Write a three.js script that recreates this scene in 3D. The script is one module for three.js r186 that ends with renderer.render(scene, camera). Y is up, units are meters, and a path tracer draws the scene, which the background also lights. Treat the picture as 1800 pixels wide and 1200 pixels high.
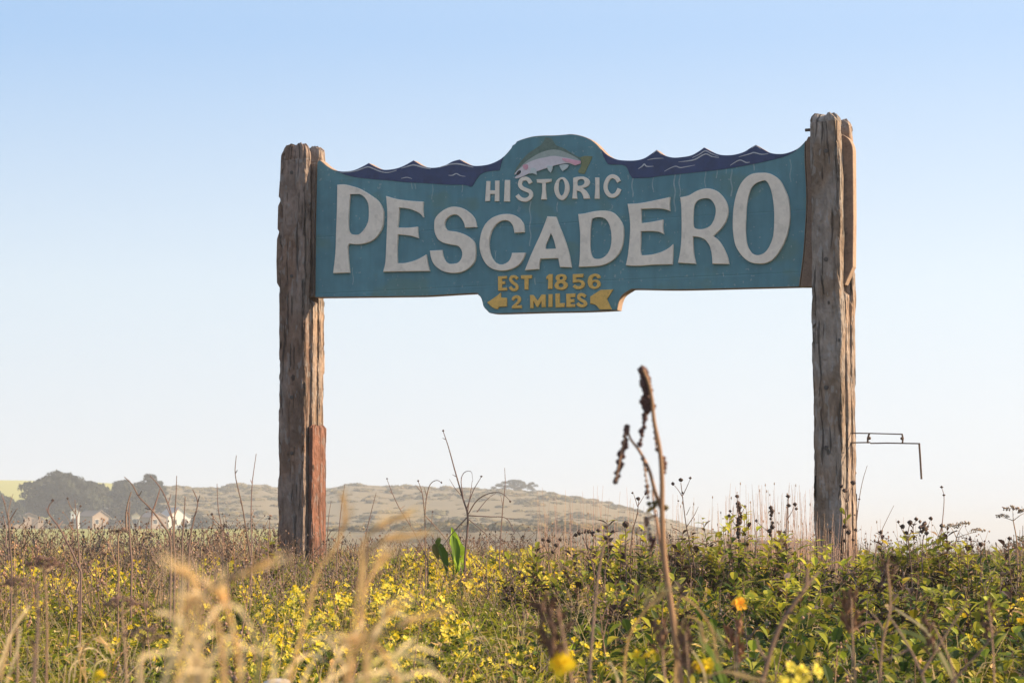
import * as THREE from 'three';

// ---------------------------------------------------------------- camera, sky, sun, exposure
const FPX = 4200, PITCH = Math.atan(345 / FPX), EYE = 0.5;          // lens in photo pixels (1800 x 1200), horizon at row 945
const scene = new THREE.Scene();
const camera = new THREE.PerspectiveCamera(2 * Math.atan(600 / FPX) * 180 / Math.PI, 1.5, 0.2, 12000);
camera.position.set(0, EYE, 0);
camera.lookAt(0, EYE + Math.sin(PITCH) * 100, -Math.cos(PITCH) * 100);
camera.focus = 20.5; camera.userData.fStop = 7.5;
const renderer = new THREE.WebGLRenderer();
renderer.toneMapping = THREE.LinearToneMapping;
renderer.toneMappingExposure = 2.1;
renderer.shadowMap.enabled = true;

const SUN = new THREE.Vector3(0.927, 0.40, -0.03).normalize();
const sun = new THREE.DirectionalLight(new THREE.Color().setRGB(1, 0.74, 0.47), 5);
sun.name = 'sun';
sun.position.copy(SUN).multiplyScalar(60).add(new THREE.Vector3(0, 0, -18)); sun.target.position.set(0, 0, -18);
sun.castShadow = true; sun.shadow.mapSize.set(2048, 2048);
Object.assign(sun.shadow.camera, { left: -25, right: 25, top: 25, bottom: -25, near: 1, far: 130 });
sun.shadow.radius = 1.3;
scene.add(sun, sun.target);

const lerp = THREE.MathUtils.lerp, clamp = THREE.MathUtils.clamp, sstep = THREE.MathUtils.smoothstep;
{ // clear coastal sky: pale at the horizon, deeper blue above, a soft bright aureole round the sun
  const W = 1024, H = 512, data = new Float32Array(W * H * 4);
  const stops = [[0, [0.355, 0.39, 0.425]], [2.5, [0.345, 0.38, 0.415]], [6, [0.305, 0.365, 0.42]], [12, [0.146, 0.25, 0.40]], [25, [0.20, 0.265, 0.385]], [50, [0.20, 0.25, 0.34]], [90, [0.19, 0.235, 0.32]]];
  for (let j = 0; j < H; j++) {
    const el = ((j + 0.5) / H - 0.5) * Math.PI, e = el * 180 / Math.PI, a = Math.max(0, e);
    let k = 0; while (k < stops.length - 2 && stops[k + 1][0] < a) k++;
    const f = clamp((a - stops[k][0]) / (stops[k + 1][0] - stops[k][0]), 0, 1);
    for (let i = 0; i < W; i++) {
      const az = ((i + 0.5) / W - 0.5) * 2 * Math.PI;
      const cos = Math.cos(az) * Math.cos(el) * SUN.x + Math.sin(el) * SUN.y + Math.sin(az) * Math.cos(el) * SUN.z;
      const glow = 0.5 * Math.pow(Math.max(0, cos), 24) + 0.5 * Math.pow(Math.max(0, cos * 0.5 + 0.5), 2), o = (j * W + i) * 4;
      for (let c = 0; c < 3; c++) {
        let v = lerp(stops[k][1][c], stops[k + 1][1][c], f) + glow * [1, 0.92, 0.8][c] * 0.5;
        if (e < 0) v *= [0.5, 0.48, 0.44][c];
        data[o + c] = v;
      }
      data[o + 3] = 1;
    }
  }
  const t = new THREE.DataTexture(data, W, H, THREE.RGBAFormat, THREE.FloatType);
  t.mapping = THREE.EquirectangularReflectionMapping; t.magFilter = t.minFilter = THREE.LinearFilter; t.colorSpace = THREE.LinearSRGBColorSpace; t.needsUpdate = true;
  scene.background = t; scene.environment = t;
}
scene.fog = new THREE.FogExp2(new THREE.Color().setRGB(0.87, 0.94, 1.0), 0.0007);

// ---------------------------------------------------------------- helpers
function RNG(seed) { let a = seed >>> 0; return () => { a = (a + 0x6D2B79F5) | 0; let t = Math.imul(a ^ (a >>> 15), 1 | a); t = (t + Math.imul(t ^ (t >>> 7), 61 | t)) ^ t; return ((t ^ (t >>> 14)) >>> 0) / 4294967296; }; }
const hash = (x, y, z = 0) => { let h = Math.imul(x | 0, 374761393) + Math.imul(y | 0, 668265263) + Math.imul(z | 0, 2147483647 ^ 0x5bd1e995) | 0; h = Math.imul(h ^ (h >>> 13), 1274126177); return ((h ^ (h >>> 16)) >>> 0) / 4294967296; };
function noise(x, y, z = 0) { // value noise 0..1
  const ix = Math.floor(x), iy = Math.floor(y), iz = Math.floor(z), s = (t) => t * t * (3 - 2 * t), fx = s(x - ix), fy = s(y - iy), fz = s(z - iz);
  const q = (k) => lerp(lerp(hash(ix, iy, iz + k), hash(ix + 1, iy, iz + k), fx), lerp(hash(ix, iy + 1, iz + k), hash(ix + 1, iy + 1, iz + k), fx), fy);
  return fz === 0 ? q(0) : lerp(q(0), q(1), fz);
}
const fbm = (x, y, z = 0, n = 4) => { let v = 0, a = 0.5, t = 0; for (let i = 0; i < n; i++) { v += a * noise(x, y, z + i * 17); t += a; a *= 0.5; x *= 2.03; y *= 2.03; } return v / t; };
const V = (x, y, z) => new THREE.Vector3(x, y, z);
const SP = Math.sin(PITCH), CP = Math.cos(PITCH);
function P(x, y, d) { // point that far ahead of the camera, seen at that photo pixel
  const cx = (x - 900) / FPX, cy = (600 - y) / FPX, k = d / (CP - cy * SP);
  return V(cx * k, EYE + (SP + cy * CP) * k, -d);
}
function ground(x, z) { // height of the land: a bank that rises to the sign, then falls to a flat valley
  const d = -z;
  let h = d < 21 ? -0.9 * (1 - Math.max(d, 0) / 21) : 0;
  if (d > 20) { const X = 900 + x / d * FPX, right = sstep(X, 1080, 1400); h -= lerp(2.2, 7, right) * sstep(d, 18, 130); h += lerp(4.3, 0, right) * sstep(d, 170, 440); }
  const near = sstep(60 - Math.abs(d), 0, 30);
  h += (fbm(x * 0.35 + 9, z * 0.35 + 3, 0, 3) - 0.5) * 0.16 * near;
  if (d > 60) h += (fbm(x * 0.01, z * 0.01, 5, 3) - 0.5) * 0.5 * sstep(d, 60, 200);
  return h;
}
const names = new Map();
function numbered(n) { const k = names.get(n) || 0; names.set(n, k + 1); return k ? n + '_' + String(k).padStart(3, '0') : n; }
function shadow(o) { o.castShadow = o.receiveShadow = true; return o; }
function tag(o, label, category, group, kind) { if (label) o.userData.label = label; if (category) o.userData.category = category; if (group) o.userData.group = group; if (kind) o.userData.kind = kind; return o; }
function thing(name, label, category, p, group) { const o = new THREE.Group(); o.name = numbered(name); o.position.copy(p); scene.add(o); return tag(o, label, category, group); }
function part(name, geo, mat, parent) { const m = shadow(new THREE.Mesh(geo, mat)); m.name = name; parent.add(m); return m; }
function struct(name, geo, mat) { const m = shadow(new THREE.Mesh(geo, mat)); m.name = numbered(name); scene.add(m); return tag(m, null, null, null, 'structure'); }

// mesh builder: flat triangles with vertex colours
class MB {
  constructor() { this.p = []; this.c = []; }
  tri(a, b, c, col, col2, col3) { this.p.push(a.x, a.y, a.z, b.x, b.y, b.z, c.x, c.y, c.z); for (const k of [col, col2 || col, col3 || col2 || col]) this.c.push(k[0], k[1], k[2]); }
  quad(a, b, c, d, col) { this.tri(a, b, c, col); this.tri(a, c, d, col); }
  tube(pts, r0, r1, col, sides = 5, bend = null) {
    const n = pts.length, rings = [];
    let side = V(0, 0, 1);
    for (let i = 0; i < n; i++) {
      const t = pts[Math.min(i + 1, n - 1)].clone().sub(pts[Math.max(i - 1, 0)]).normalize();
      const a = side.clone().addScaledVector(t, -side.dot(t)); if (a.lengthSq() < 1e-6) a.set(1, 0, 0).addScaledVector(t, -t.x); a.normalize(); side = a;
      const b = t.clone().cross(a), r = typeof r0 === 'function' ? r0(i / (n - 1)) : lerp(r0, r1, i / (n - 1)), ring = [];
      for (let k = 0; k < sides; k++) { const w = k / sides * Math.PI * 2; ring.push(pts[i].clone().addScaledVector(a, Math.cos(w) * r).addScaledVector(b, Math.sin(w) * r)); }
      rings.push(ring);
    }
    for (let i = 0; i + 1 < n; i++) for (let k = 0; k < sides; k++) { const l = (k + 1) % sides; this.quad(rings[i][k], rings[i][l], rings[i + 1][l], rings[i + 1][k], col); }
    for (let k = 1; k + 1 < sides; k++) { this.tri(rings[n - 1][0], rings[n - 1][k], rings[n - 1][k + 1], col); this.tri(rings[0][0], rings[0][k + 1], rings[0][k], col); }
    return this;
  }
  // a leaf: folded along its midrib, bent down towards its tip
  leaf(base, dir, up, len, wid, col, fold = 0.25, droop = 0.25, shape = 0.45) {
    const d = dir.clone().normalize(), s = d.clone().cross(up); if (s.lengthSq() < 1e-6) s.set(1, 0, 0); s.normalize();
    const u = s.clone().cross(d).normalize();
    const m = base.clone().addScaledVector(d, len * shape).addScaledVector(u, -fold * wid * 0.5);
    const tip = base.clone().addScaledVector(d, len * (1 - droop * 0.3)).addScaledVector(u, -droop * len);
    const l = base.clone().addScaledVector(d, len * shape).addScaledVector(s, wid / 2).addScaledVector(u, fold * wid * 0.4), r = base.clone().addScaledVector(d, len * shape).addScaledVector(s, -wid / 2).addScaledVector(u, fold * wid * 0.4);
    this.tri(base, m, l, col); this.tri(base, r, m, col); this.tri(l, m, tip, col); this.tri(m, r, tip, col);
    return this;
  }
  roundLeaf(base, dir, up, len, wid, col, fold = 0.2, droop = 0.2, shape = [[0.3, 0.6], [0.62, 1], [0.88, 0.72], [1, 0.05]]) { // obovate leaf with a rounded end, folded along the midrib
    const d = dir.clone().normalize(), s = d.clone().cross(up); if (s.lengthSq() < 1e-6) s.set(1, 0, 0); s.normalize(); const u = s.clone().cross(d).normalize();
    let pm = base, pl = base, pr = base;
    for (const [f, w] of shape) {
      const c = base.clone().addScaledVector(d, len * f).addScaledVector(u, -droop * len * f * f), e = u.clone().multiplyScalar(fold * wid * w * 0.5), wv = shape.length > 4 ? wid * 0.13 : 0, l = c.clone().addScaledVector(s, wid * w / 2).add(e).addScaledVector(u, wv * Math.sin(f * 15)), r = c.clone().addScaledVector(s, -wid * w / 2 * (1 - (wv && 0.14) * Math.sin(f * 11))).add(e).addScaledVector(u, wv * Math.sin(f * 13 + 2));
      this.tri(pm, c, l, col); if (pl !== base) this.tri(pm, l, pl, col); this.tri(pm, r, c, col); if (pr !== base) this.tri(pm, pr, r, col);
      pm = c; pl = l; pr = r;
    }
    return this;
  }
  blade(pts, wid, col, col2) { // grass blade along points
    const n = pts.length; let pl, pr;
    for (let i = 0; i < n; i++) {
      const t = pts[Math.min(i + 1, n - 1)].clone().sub(pts[Math.max(i - 1, 0)]), s = V(-t.y, t.x, 0); if (s.lengthSq() < 1e-8) s.set(1, 0, 0); s.normalize().multiplyScalar(0.85).add(V(0, 0, 0.5)).normalize();
      const w = wid * (i === n - 1 ? 0.06 : 1 - 0.55 * i / (n - 1)) / 2, l = pts[i].clone().addScaledVector(s, w), r = pts[i].clone().addScaledVector(s, -w);
      const c = col2 ? col.map((v, q) => lerp(v, col2[q], i / (n - 1))) : col;
      if (i) this.quad(pl, pr, r, l, c);
      pl = l; pr = r;
    }
    return this;
  }
  lump(c, r, col, rnd, st = 1) { // rough little seed or clod: jittered octahedron
    const j = () => r * (0.75 + 0.5 * rnd());
    const a = [V(j(), 0, 0), V(0, 0, j()), V(-j(), 0, 0), V(0, 0, -j())].map((v) => v.add(c)), t = V(0, j() * st, 0).add(c), b = V(0, -j() * st, 0).add(c);
    for (let k = 0; k < 4; k++) { this.tri(a[(k + 1) % 4], a[k], t, col); this.tri(a[k], a[(k + 1) % 4], b, col); }
    return this;
  }
  add(m, off = V(0, 0, 0)) { for (let i = 0; i < m.p.length; i += 3) this.p.push(m.p[i] + off.x, m.p[i + 1] + off.y, m.p[i + 2] + off.z); for (const v of m.c) this.c.push(v); return this; }
  geo() {
    const g = new THREE.BufferGeometry();
    g.setAttribute('position', new THREE.BufferAttribute(new Float32Array(this.p), 3));
    g.setAttribute('color', new THREE.BufferAttribute(new Float32Array(this.c), 3));
    g.computeVertexNormals();
    return g;
  }
}
const mat = {
  stem: new THREE.MeshStandardMaterial({ vertexColors: true, roughness: 0.85, side: THREE.DoubleSide }),
  leaf: new THREE.MeshPhysicalMaterial({ vertexColors: true, roughness: 0.84, transmission: 0.45, thickness: 0, side: THREE.DoubleSide, ior: 1.4, specularIntensity: 0.3 }),
  petal: new THREE.MeshPhysicalMaterial({ vertexColors: true, roughness: 0.95, transmission: 0.5, thickness: 0, side: THREE.DoubleSide, ior: 1.3, specularIntensity: 0.3 }),
  straw: new THREE.MeshPhysicalMaterial({ vertexColors: true, roughness: 0.9, transmission: 0.6, thickness: 0, side: THREE.DoubleSide, ior: 1.35, specularIntensity: 0.3 }),
  far: new THREE.MeshStandardMaterial({ vertexColors: true, roughness: 1, side: THREE.DoubleSide }),
  flat: (r, g, b, rough = 0.7) => new THREE.MeshStandardMaterial({ color: new THREE.Color().setRGB(r, g, b), roughness: rough }),
};
const vary = (c, rnd, a = 0.25) => { const k = 1 + (rnd() - 0.5) * 2 * a; return [c[0] * k * (1 + (rnd() - 0.5) * a * 0.6), c[1] * k, c[2] * k * (1 + (rnd() - 0.5) * a)]; };
function tex(w, h, fn, srgb = false) { // DataTexture from a function of (u, v) in 0..1
  const d = new Uint8Array(w * h * 4);
  for (let j = 0; j < h; j++) for (let i = 0; i < w; i++) { const c = fn((i + 0.5) / w, (j + 0.5) / h), o = (j * w + i) * 4; for (let k = 0; k < 3; k++) { const v = clamp(c[k], 0, 1); d[o + k] = 255 * (srgb ? (v <= 0.0031308 ? v * 12.92 : 1.055 * Math.pow(v, 1 / 2.4) - 0.055) : v); } d[o + 3] = 255; }
  const t = new THREE.DataTexture(d, w, h); t.magFilter = t.minFilter = THREE.LinearFilter; t.wrapS = t.wrapT = THREE.RepeatWrapping; if (srgb) t.colorSpace = THREE.SRGBColorSpace; t.needsUpdate = true; return t;
}

// ---------------------------------------------------------------- land
{ // one sheet of ground from the feet of the camera to the horizon
  const az = []; for (let i = 0; i <= 90; i++) az.push(lerp(-18, 18, i / 90)); for (let i = 1; i < 46; i++) az.push(18 + 324 * i / 46);
  const rr = [0.01]; for (let r = 0.5; r < 4200; r *= r < 40 ? 1.045 : 1.07) rr.push(r);
  const pos = [], col = [], uv = [], idx = [], n = az.length;
  for (const r of rr) for (const a of az) {
    const x = Math.sin(a * Math.PI / 180) * r, z = -Math.cos(a * Math.PI / 180) * r, f = sstep(r, 90, 200), q = fbm(x * 0.02, z * 0.008, 2, 4), b = fbm(x * 1.3, z * 1.3, 7, 3);
    pos.push(x, ground(x, z), z); uv.push(x, z);
    const soil = [0.085 + 0.05 * b, 0.062 + 0.035 * b, 0.036 + 0.02 * b], field = [0.20 + 0.12 * q, 0.225 + 0.08 * q, 0.015 + 0.01 * q];
    const brush = sstep(900 + x / Math.max(1, -z) * FPX, 430, 640), fc2 = [lerp(field[0], 0.165 + 0.05 * q, brush), lerp(field[1], 0.122 + 0.04 * q, brush), lerp(field[2], 0.06, brush)];
    for (let k = 0; k < 3; k++) col.push(lerp(soil[k], fc2[k], f));
  }
  for (let i = 0; i + 1 < rr.length; i++) for (let k = 0; k < n; k++) { const l = (k + 1) % n, a = i * n + k, b = i * n + l; idx.push(a, b, a + n, b, b + n, a + n); }
  const g = new THREE.BufferGeometry();
  g.setAttribute('position', new THREE.Float32BufferAttribute(pos, 3)); g.setAttribute('color', new THREE.Float32BufferAttribute(col, 3)); g.setAttribute('uv', new THREE.Float32BufferAttribute(uv, 2)); g.setIndex(idx); g.computeVertexNormals();
  const grain = tex(512, 512, (u, v) => { const q = 0.55 + 0.45 * fbm(u * 60, v * 60, 3, 4); return [q, q, q]; });
  grain.repeat.set(0.8, 0.8);
  struct('ground', g, new THREE.MeshStandardMaterial({ vertexColors: true, map: grain, bumpMap: grain, bumpScale: 0.02, roughness: 1 }));
}
const interp = (tab, x) => { if (x <= tab[0][0]) return tab[0][1]; for (let i = 1; i < tab.length; i++) if (x <= tab[i][0]) { const f = (x - tab[i - 1][0]) / (tab[i][0] - tab[i - 1][0]); return lerp(tab[i - 1][1], tab[i][1], f * f * (3 - 2 * f) * 0.5 + f * 0.5); } return tab[tab.length - 1][1]; };
const CREST = [[-4000, 905], [-1500, 905], [-400, 905], [40, 915], [150, 908], [210, 882], [245, 852], [290, 851], [370, 855], [430, 849], [455, 848], [500, 857], [570, 857], [618, 849], [660, 852], [705, 857], [780, 859], [860, 861], [950, 866], [1030, 879], [1095, 893], [1165, 912], [1235, 929], [1300, 945], [1380, 966], [1480, 990], [1700, 1005], [5600, 1010]];
function hillPoint(X, t) { // t: 0 foot .. 1 crest .. 1.6 the far side
  const d = 430 + 290 * t + 30 * Math.sin(X * 0.004), crest = EYE + (945 - interp(CREST, X)) / FPX * 720;
  const foot = ground((X - 900) / FPX * 430, -430) - 0.3, k = t < 0 ? 0.0 : t <= 1 ? sstep(t, -0.15, 1.1) * 1.02 : 1.0 - 0.9 * sstep(t, 1.0, 1.7);
  const x = (X - 900) / FPX * d;
  const bump = (fbm(x * 0.03, d * 0.03, 3, 4) - 0.5) * 1.6 * clamp((crest - foot) / 12, 0.1, 1) * Math.max(0, 1 - Math.abs(t - 0.5) * 2);
  return V(x, lerp(foot, crest, clamp(k, 0, 1)) + bump, -d);
}
const hillTop = (X) => { let b = -99; for (let t = 0.7; t < 1.2; t += 0.05) b = Math.max(b, hillPoint(X, t).y); return b; };
{
  const build = (fn, X0, X1, nx, nt, tMax, colour) => {
    const pos = [], col = [], idx = [];
    for (let j = 0; j <= nt; j++) for (let i = 0; i <= nx; i++) { const p = fn(lerp(X0, X1, i / nx), tMax * j / nt); pos.push(p.x, p.y, p.z); col.push(...colour(p, j / nt)); }
    for (let j = 0; j < nt; j++) for (let i = 0; i < nx; i++) { const a = j * (nx + 1) + i; idx.push(a, a + 1, a + nx + 1, a + 1, a + nx + 2, a + nx + 1); }
    const g = new THREE.BufferGeometry(); g.setAttribute('position', new THREE.Float32BufferAttribute(pos, 3)); g.setAttribute('color', new THREE.Float32BufferAttribute(col, 3)); g.setIndex(idx); g.computeVertexNormals(); return g;
  };
  struct('scrub_hill', build(hillPoint, -4000, 5600, 700, 44, 1.7, (p) => { const q = fbm(p.x * 0.05, p.z * 0.05, 4, 4), w = fbm(p.x * 0.012, p.z * 0.03, 9, 3); return [0.135 + 0.045 * q + 0.025 * w, 0.103 + 0.03 * q + 0.015 * w, 0.04 + 0.016 * q]; }), mat.far);
  const FAR = [[-6000, 850], [-1000, 845], [0, 845], [120, 847], [230, 852], [330, 866], [480, 890], [800, 960], [1500, 1000]];
  struct('grassy_hill', build((X, t) => { const d = 620 + 300 * t, c = EYE + (945 - interp(FAR, X)) / FPX * 920, k = t <= 1 ? sstep(t, -0.2, 1.2) : 1 - 0.8 * sstep(t, 1, 1.6); return V((X - 900) / FPX * d, lerp(0.5, c, clamp(t <= 1 ? k * 1.08 : k, 0, 1)), -d); }, -6000, 1500, 160, 30, 1.6, (p) => { const q = fbm(p.x * 0.01, p.z * 0.006, 6, 4); return [0.27 + 0.12 * q, 0.27 + 0.10 * q, 0.008 + 0.006 * q]; }), mat.far);
}
// leaf clump used for far bushes and tree crowns
function clump(m, c, r, n, rnd, col, flat = 0.7, size = 0.3) {
  for (let i = 0; i < n; i++) {
    const a = rnd() * Math.PI * 2, e = Math.asin(rnd() * 1.5 - 0.5), q = r * Math.cbrt(0.25 + 0.75 * rnd());
    const o = V(Math.cos(a) * Math.cos(e) * q, Math.sin(e) * q * flat, Math.sin(a) * Math.cos(e) * q), p = o.clone().add(c), s = r * size * (0.6 + 0.8 * rnd());
    const d = o.clone().normalize().add(V(rnd() - 0.5, rnd() - 0.5, rnd() - 0.5).multiplyScalar(1.3)).normalize(), t = V(rnd() - 0.5, rnd() - 0.5, rnd() - 0.5).cross(d).normalize(), b = d.clone().cross(t), k = vary(col, rnd, 0.3);
    m.tri(p.clone().addScaledVector(t, s), p.clone().addScaledVector(t, -s * 0.5).addScaledVector(b, s * 0.8), p.clone().addScaledVector(t, -s * 0.5).addScaledVector(b, -s * 0.8), k);
  }
}
function mass(name, label, category) { const o = new THREE.Group(); o.name = numbered(name); scene.add(o); return tag(o, label, category, null, 'stuff'); } // what nobody could count: one object
function instanced(name, geo, material, list, parent) { // list of [position, turn, scale, colour, tilt]
  const im = shadow(new THREE.InstancedMesh(geo, material, list.length)), m = new THREE.Matrix4(), q = new THREE.Quaternion(), e = new THREE.Euler(), s = V(1, 1, 1), c = new THREE.Color();
  list.forEach(([p, turn, sc, col, tilt], i) => { e.set(tilt ? tilt[0] : 0, turn, tilt ? tilt[1] : 0, 'YXZ'); q.setFromEuler(e); if (typeof sc === 'number') s.setScalar(sc); else s.set(...sc); m.compose(p, q, s); im.setMatrixAt(i, m); im.setColorAt(i, c.setRGB(...(col || [1, 1, 1]))); });
  im.name = name; parent.add(im); return tag(im, null, null, null, 'stuff');
}
{ // scrub that covers the hill
  const rnd = RNG(11), geos = [];
  for (let v = 0; v < 2; v++) { const m = new MB(); clump(m, V(0, 0.25, 0), 1, 150, rnd, [1, 1, 1], 0.55, 0.32); geos.push(m.geo()); }
  const lists = [[], []];
  for (let i = 0; i < 3400; i++) {
    const X = lerp(-500, 1500, rnd()), t = lerp(X > 560 ? -0.45 : 0, 1.04, rnd()), p = hillPoint(X, t);
    const dens = fbm(p.x * 0.03, p.z * 0.02, 21, 3);
    if (dens < 0.42 && rnd() < 0.8) continue;
    const low = sstep(X, 950, 1250), tall = t > 0.93 ? 0.55 : 1, s = (0.7 + 1.7 * rnd() * rnd()) * lerp(1, 0.5, low) * tall;
    const k = 0.82 + 0.36 * rnd(), warm = rnd();
    lists[i & 1].push([p.add(V(0, -0.2, 0)), rnd() * 6.28, [s * (1 + 0.5 * rnd()), s * (0.35 + 0.4 * rnd()), s * (1 + 0.5 * rnd())], [lerp(0.135, 0.19, warm) * k, lerp(0.115, 0.138, warm) * k, lerp(0.04, 0.052, warm) * k]]);
  }
  const o = mass('hillside_scrub', 'low olive and brown scrub covering the hazy hill behind the sign', 'scrub');
  lists.forEach((l, i) => instanced('bush', geos[i], mat.far, l, o));
}
function cypress(name, label, x, yTop, yBase, d, wpx, seed, col, lean = 0, group) { // spreading coastal cypress seen far off
  const base = P(x, yBase, d); base.y = name === 'hilltop_tree' ? hillTop(x) - 0.6 : ground(base.x, base.z) - 0.1;
  const H = P(x, yTop, d).y - base.y, W = wpx / FPX * d, o = thing(name, label, 'tree', base, group), rnd = RNG(seed);
  const tr = new MB(), cr = new MB();
  tr.tube([V(0, 0, 0), V(lean * 0.2, H * 0.25, 0), V(lean * 0.6, H * 0.6, 0)], 0.45, 0.22, [0.09, 0.07, 0.055], 7);
  const pads = 80;
  for (let i = 0; i < pads; i++) {
    const h = 0.08 + 0.87 * Math.pow(rnd(), 0.7), reach = W * 0.5 * (h > 0.75 ? (1.02 - h) * 2.3 : 0.62 + 0.38 * Math.sin((h + 0.25) * 2.6)), a = rnd() * Math.PI * 2, q = reach * Math.sqrt(rnd());
    const c = V(Math.cos(a) * q + lean * h, h * H, Math.sin(a) * q);
    if (i % 3 === 0) tr.tube([V(lean * 0.5 * h, Math.max(0.4, h * H * 0.6), 0), V(c.x * 0.6, c.y * 0.85, c.z * 0.6), c], 0.14, 0.04, [0.085, 0.068, 0.055], 5);
    clump(cr, c, Math.min(W, H * 1.4) * (0.12 + 0.08 * rnd()) * (h > 0.8 ? 0.72 : 0.95), 130, rnd, col, 0.55, 0.17);
  }
  part('trunk', tr.geo(), mat.far, o); part('crown', cr.geo(), mat.far, o);
}
const cyp = [0.022, 0.028, 0.016];
cypress('cypress_tree', 'largest dark cypress on the left, broad crown before the yellow-green hill', 104, 831, 934, 470, 152, 1, cyp, 0);
cypress('cypress_tree', 'dark cypress with a low rounded top right of the largest cypress', 206, 842, 934, 480, 82, 2, cyp, 1);
cypress('cypress_tree', 'tall narrow cypress with a domed top where the scrub hill begins', 260, 829, 932, 500, 72, 3, cyp, 0);
cypress('cypress_tree', 'dark cypress cut off by the left edge of the photo', -14, 866, 934, 440, 100, 4, cyp, 0);
cypress('hilltop_tree', 'hazy round-topped tree alone on the crest of the hill', 905, 843, 866, 715, 84, 5, [0.05, 0.05, 0.03], 0);
cypress('field_shrub', 'low dark bushes at the foot of the gabled farm house', 345, 905, 936, 455, 60, 6, [0.05, 0.05, 0.03], 0);

// far farm buildings below the trees: real boxes with roofs, doors and windows
function building(name, label, x, yBase, d, w, depth, h, rise, turn, wallC, roofC, opts = {}) {
  const b = P(x, yBase, d); b.y = ground(b.x, b.z) - 0.1 + (opts.lift || 0);
  const o = thing(name, label, opts.cat || 'house', b); o.rotation.y = turn;
  const s = new THREE.Shape([[-w / 2, 0], [w / 2, 0], [w / 2, h], [0, h + rise], [-w / 2, h]].map(([p, q]) => new THREE.Vector2(p, q)));
  const g = new THREE.ExtrudeGeometry(s, { depth, bevelEnabled: false }); g.translate(0, 0, -depth / 2);
  part('wall', g, mat.flat(...wallC, 0.85), o);
  const sl = Math.hypot(w / 2, rise), an = Math.atan2(rise, w / 2);
  for (const k of [-1, 1]) { const r = new THREE.BoxGeometry(sl + 0.35, 0.12, depth + 0.5); r.translate(k * (sl / 2 + 0.02), 0, 0); const m = part('roof', r, mat.flat(...roofC, 0.85), o); m.position.set(0, h + rise + 0.08, 0); m.rotation.z = -k * an; }
  const door = new THREE.BoxGeometry(0.95, 2.05, 0.1); part('door', door, mat.flat(0.16, 0.13, 0.11), o).position.set(opts.door ?? w * 0.22, 1.03, depth / 2 + 0.03);
  const wn = new THREE.BoxGeometry(1.0, 1.0, 0.1); const f = part('window', wn, mat.flat(0.55, 0.53, 0.5), o); f.position.set(-w * 0.22, 1.5, depth / 2 + 0.03);
  part('pane', new THREE.BoxGeometry(0.82, 0.82, 0.04), mat.flat(0.04, 0.05, 0.06, 0.15), f).position.set(0, 0, 0.05);
}
building('farm_house', 'pale gabled farm house standing furthest right at the foot of the hill', 305, 928, 455, 4.6, 6, 2.4, 1.7, 0.5, [0.72, 0.7, 0.66], [0.30, 0.29, 0.28]);
building('white_shed', 'small bright white shed under the largest cypress', 131, 926, 440, 1.5, 2.4, 3.2, 0.5, 0.15, [0.85, 0.85, 0.83], [0.4, 0.38, 0.36], { cat: 'shed', door: 0 });
building('tan_house', 'low tan house between the two middle cypresses', 163, 924, 450, 4.0, 4, 2.5, 1.0, 0.9, [0.24, 0.19, 0.15], [0.14, 0.11, 0.09]);
building('cream_shed', 'small cream shed left of the pinkish farm building', 238, 925, 450, 1.5, 2, 2.6, 0.5, 0.2, [0.8, 0.68, 0.5], [0.3, 0.25, 0.2], { cat: 'shed', door: 0 });
building('farm_building', 'pinkish low farm building just left of the gabled farm house', 268, 926, 450, 3.4, 4, 2.3, 0.8, 0.7, [0.26, 0.20, 0.165], [0.2, 0.15, 0.13], { cat: 'barn' });
building('barn', 'brown barn at the far left below the cypresses', 45, 926, 450, 5.5, 5, 2.0, 1.0, 0.4, [0.34, 0.26, 0.2], [0.22, 0.17, 0.14], { cat: 'barn' });

// ---------------------------------------------------------------- the sign
const A0 = P(554, 500, 22), B0 = P(1430, 500, 20.09);
const YAW = Math.atan2(B0.z - A0.z, B0.x - A0.x), UX = V(Math.cos(YAW), 0, Math.sin(YAW)), NX = V(-Math.sin(YAW), 0, Math.cos(YAW)), ORG = V(A0.x, 0, A0.z);
function onSign(x, y, n = 0) { // photo pixel -> (along the board, up) on the plane that lies n in front of the board's face
  const r = P(x, y, 1).sub(camera.position), o = camera.position.clone().sub(ORG), k = (n - o.dot(NX)) / r.dot(NX), p = o.addScaledVector(r, k);
  return new THREE.Vector2(p.dot(UX), p.y);
}
const sign = thing('town_sign', 'teal carved wooden sign reading HISTORIC PESCADERO hung between two weathered timber posts', 'sign', V(ORG.x, 0, ORG.z));
sign.rotation.y = -YAW;
// traced outlines: "x,y" smooth, "x,y*" corner; coordinates in a crop with origin o and scale s
function outline(str, o = [0, 0], s = 1, open = false) {
  const pts = str.trim().split(/\s+/).map((w) => { const c = w.endsWith('*'), [x, y] = w.replace('*', '').split(',').map(Number); return { x: o[0] + x / s, y: o[1] + y / s, c }; });
  const n = pts.length, out = [], at = (i) => open ? pts[clamp(i, 0, n - 1)] : pts[(i + n) % n];
  for (let i = 0; i < (open ? n - 1 : n); i++) {
    const p1 = at(i), p2 = at(i + 1), p0 = p1.c ? p1 : at(i - 1), p3 = p2.c ? p2 : at(i + 2);
    const straight = p1.c && p2.c, steps = straight ? 1 : 4;
    for (let k = 0; k < steps; k++) { const t = k / steps, f = (a, b, c, d) => 0.5 * (2 * b + (c - a) * t + (2 * a - 5 * b + 4 * c - d) * t * t + (3 * b - a - 3 * c + d) * t * t * t); out.push([f(p0.x, p1.x, p2.x, p3.x), f(p0.y, p1.y, p2.y, p3.y)]); }
  }
  if (open) out.push([pts[n - 1].x, pts[n - 1].y]);
  return out;
}
const toV = (px, n) => px.map(([x, y]) => onSign(x, y, n));
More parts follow.
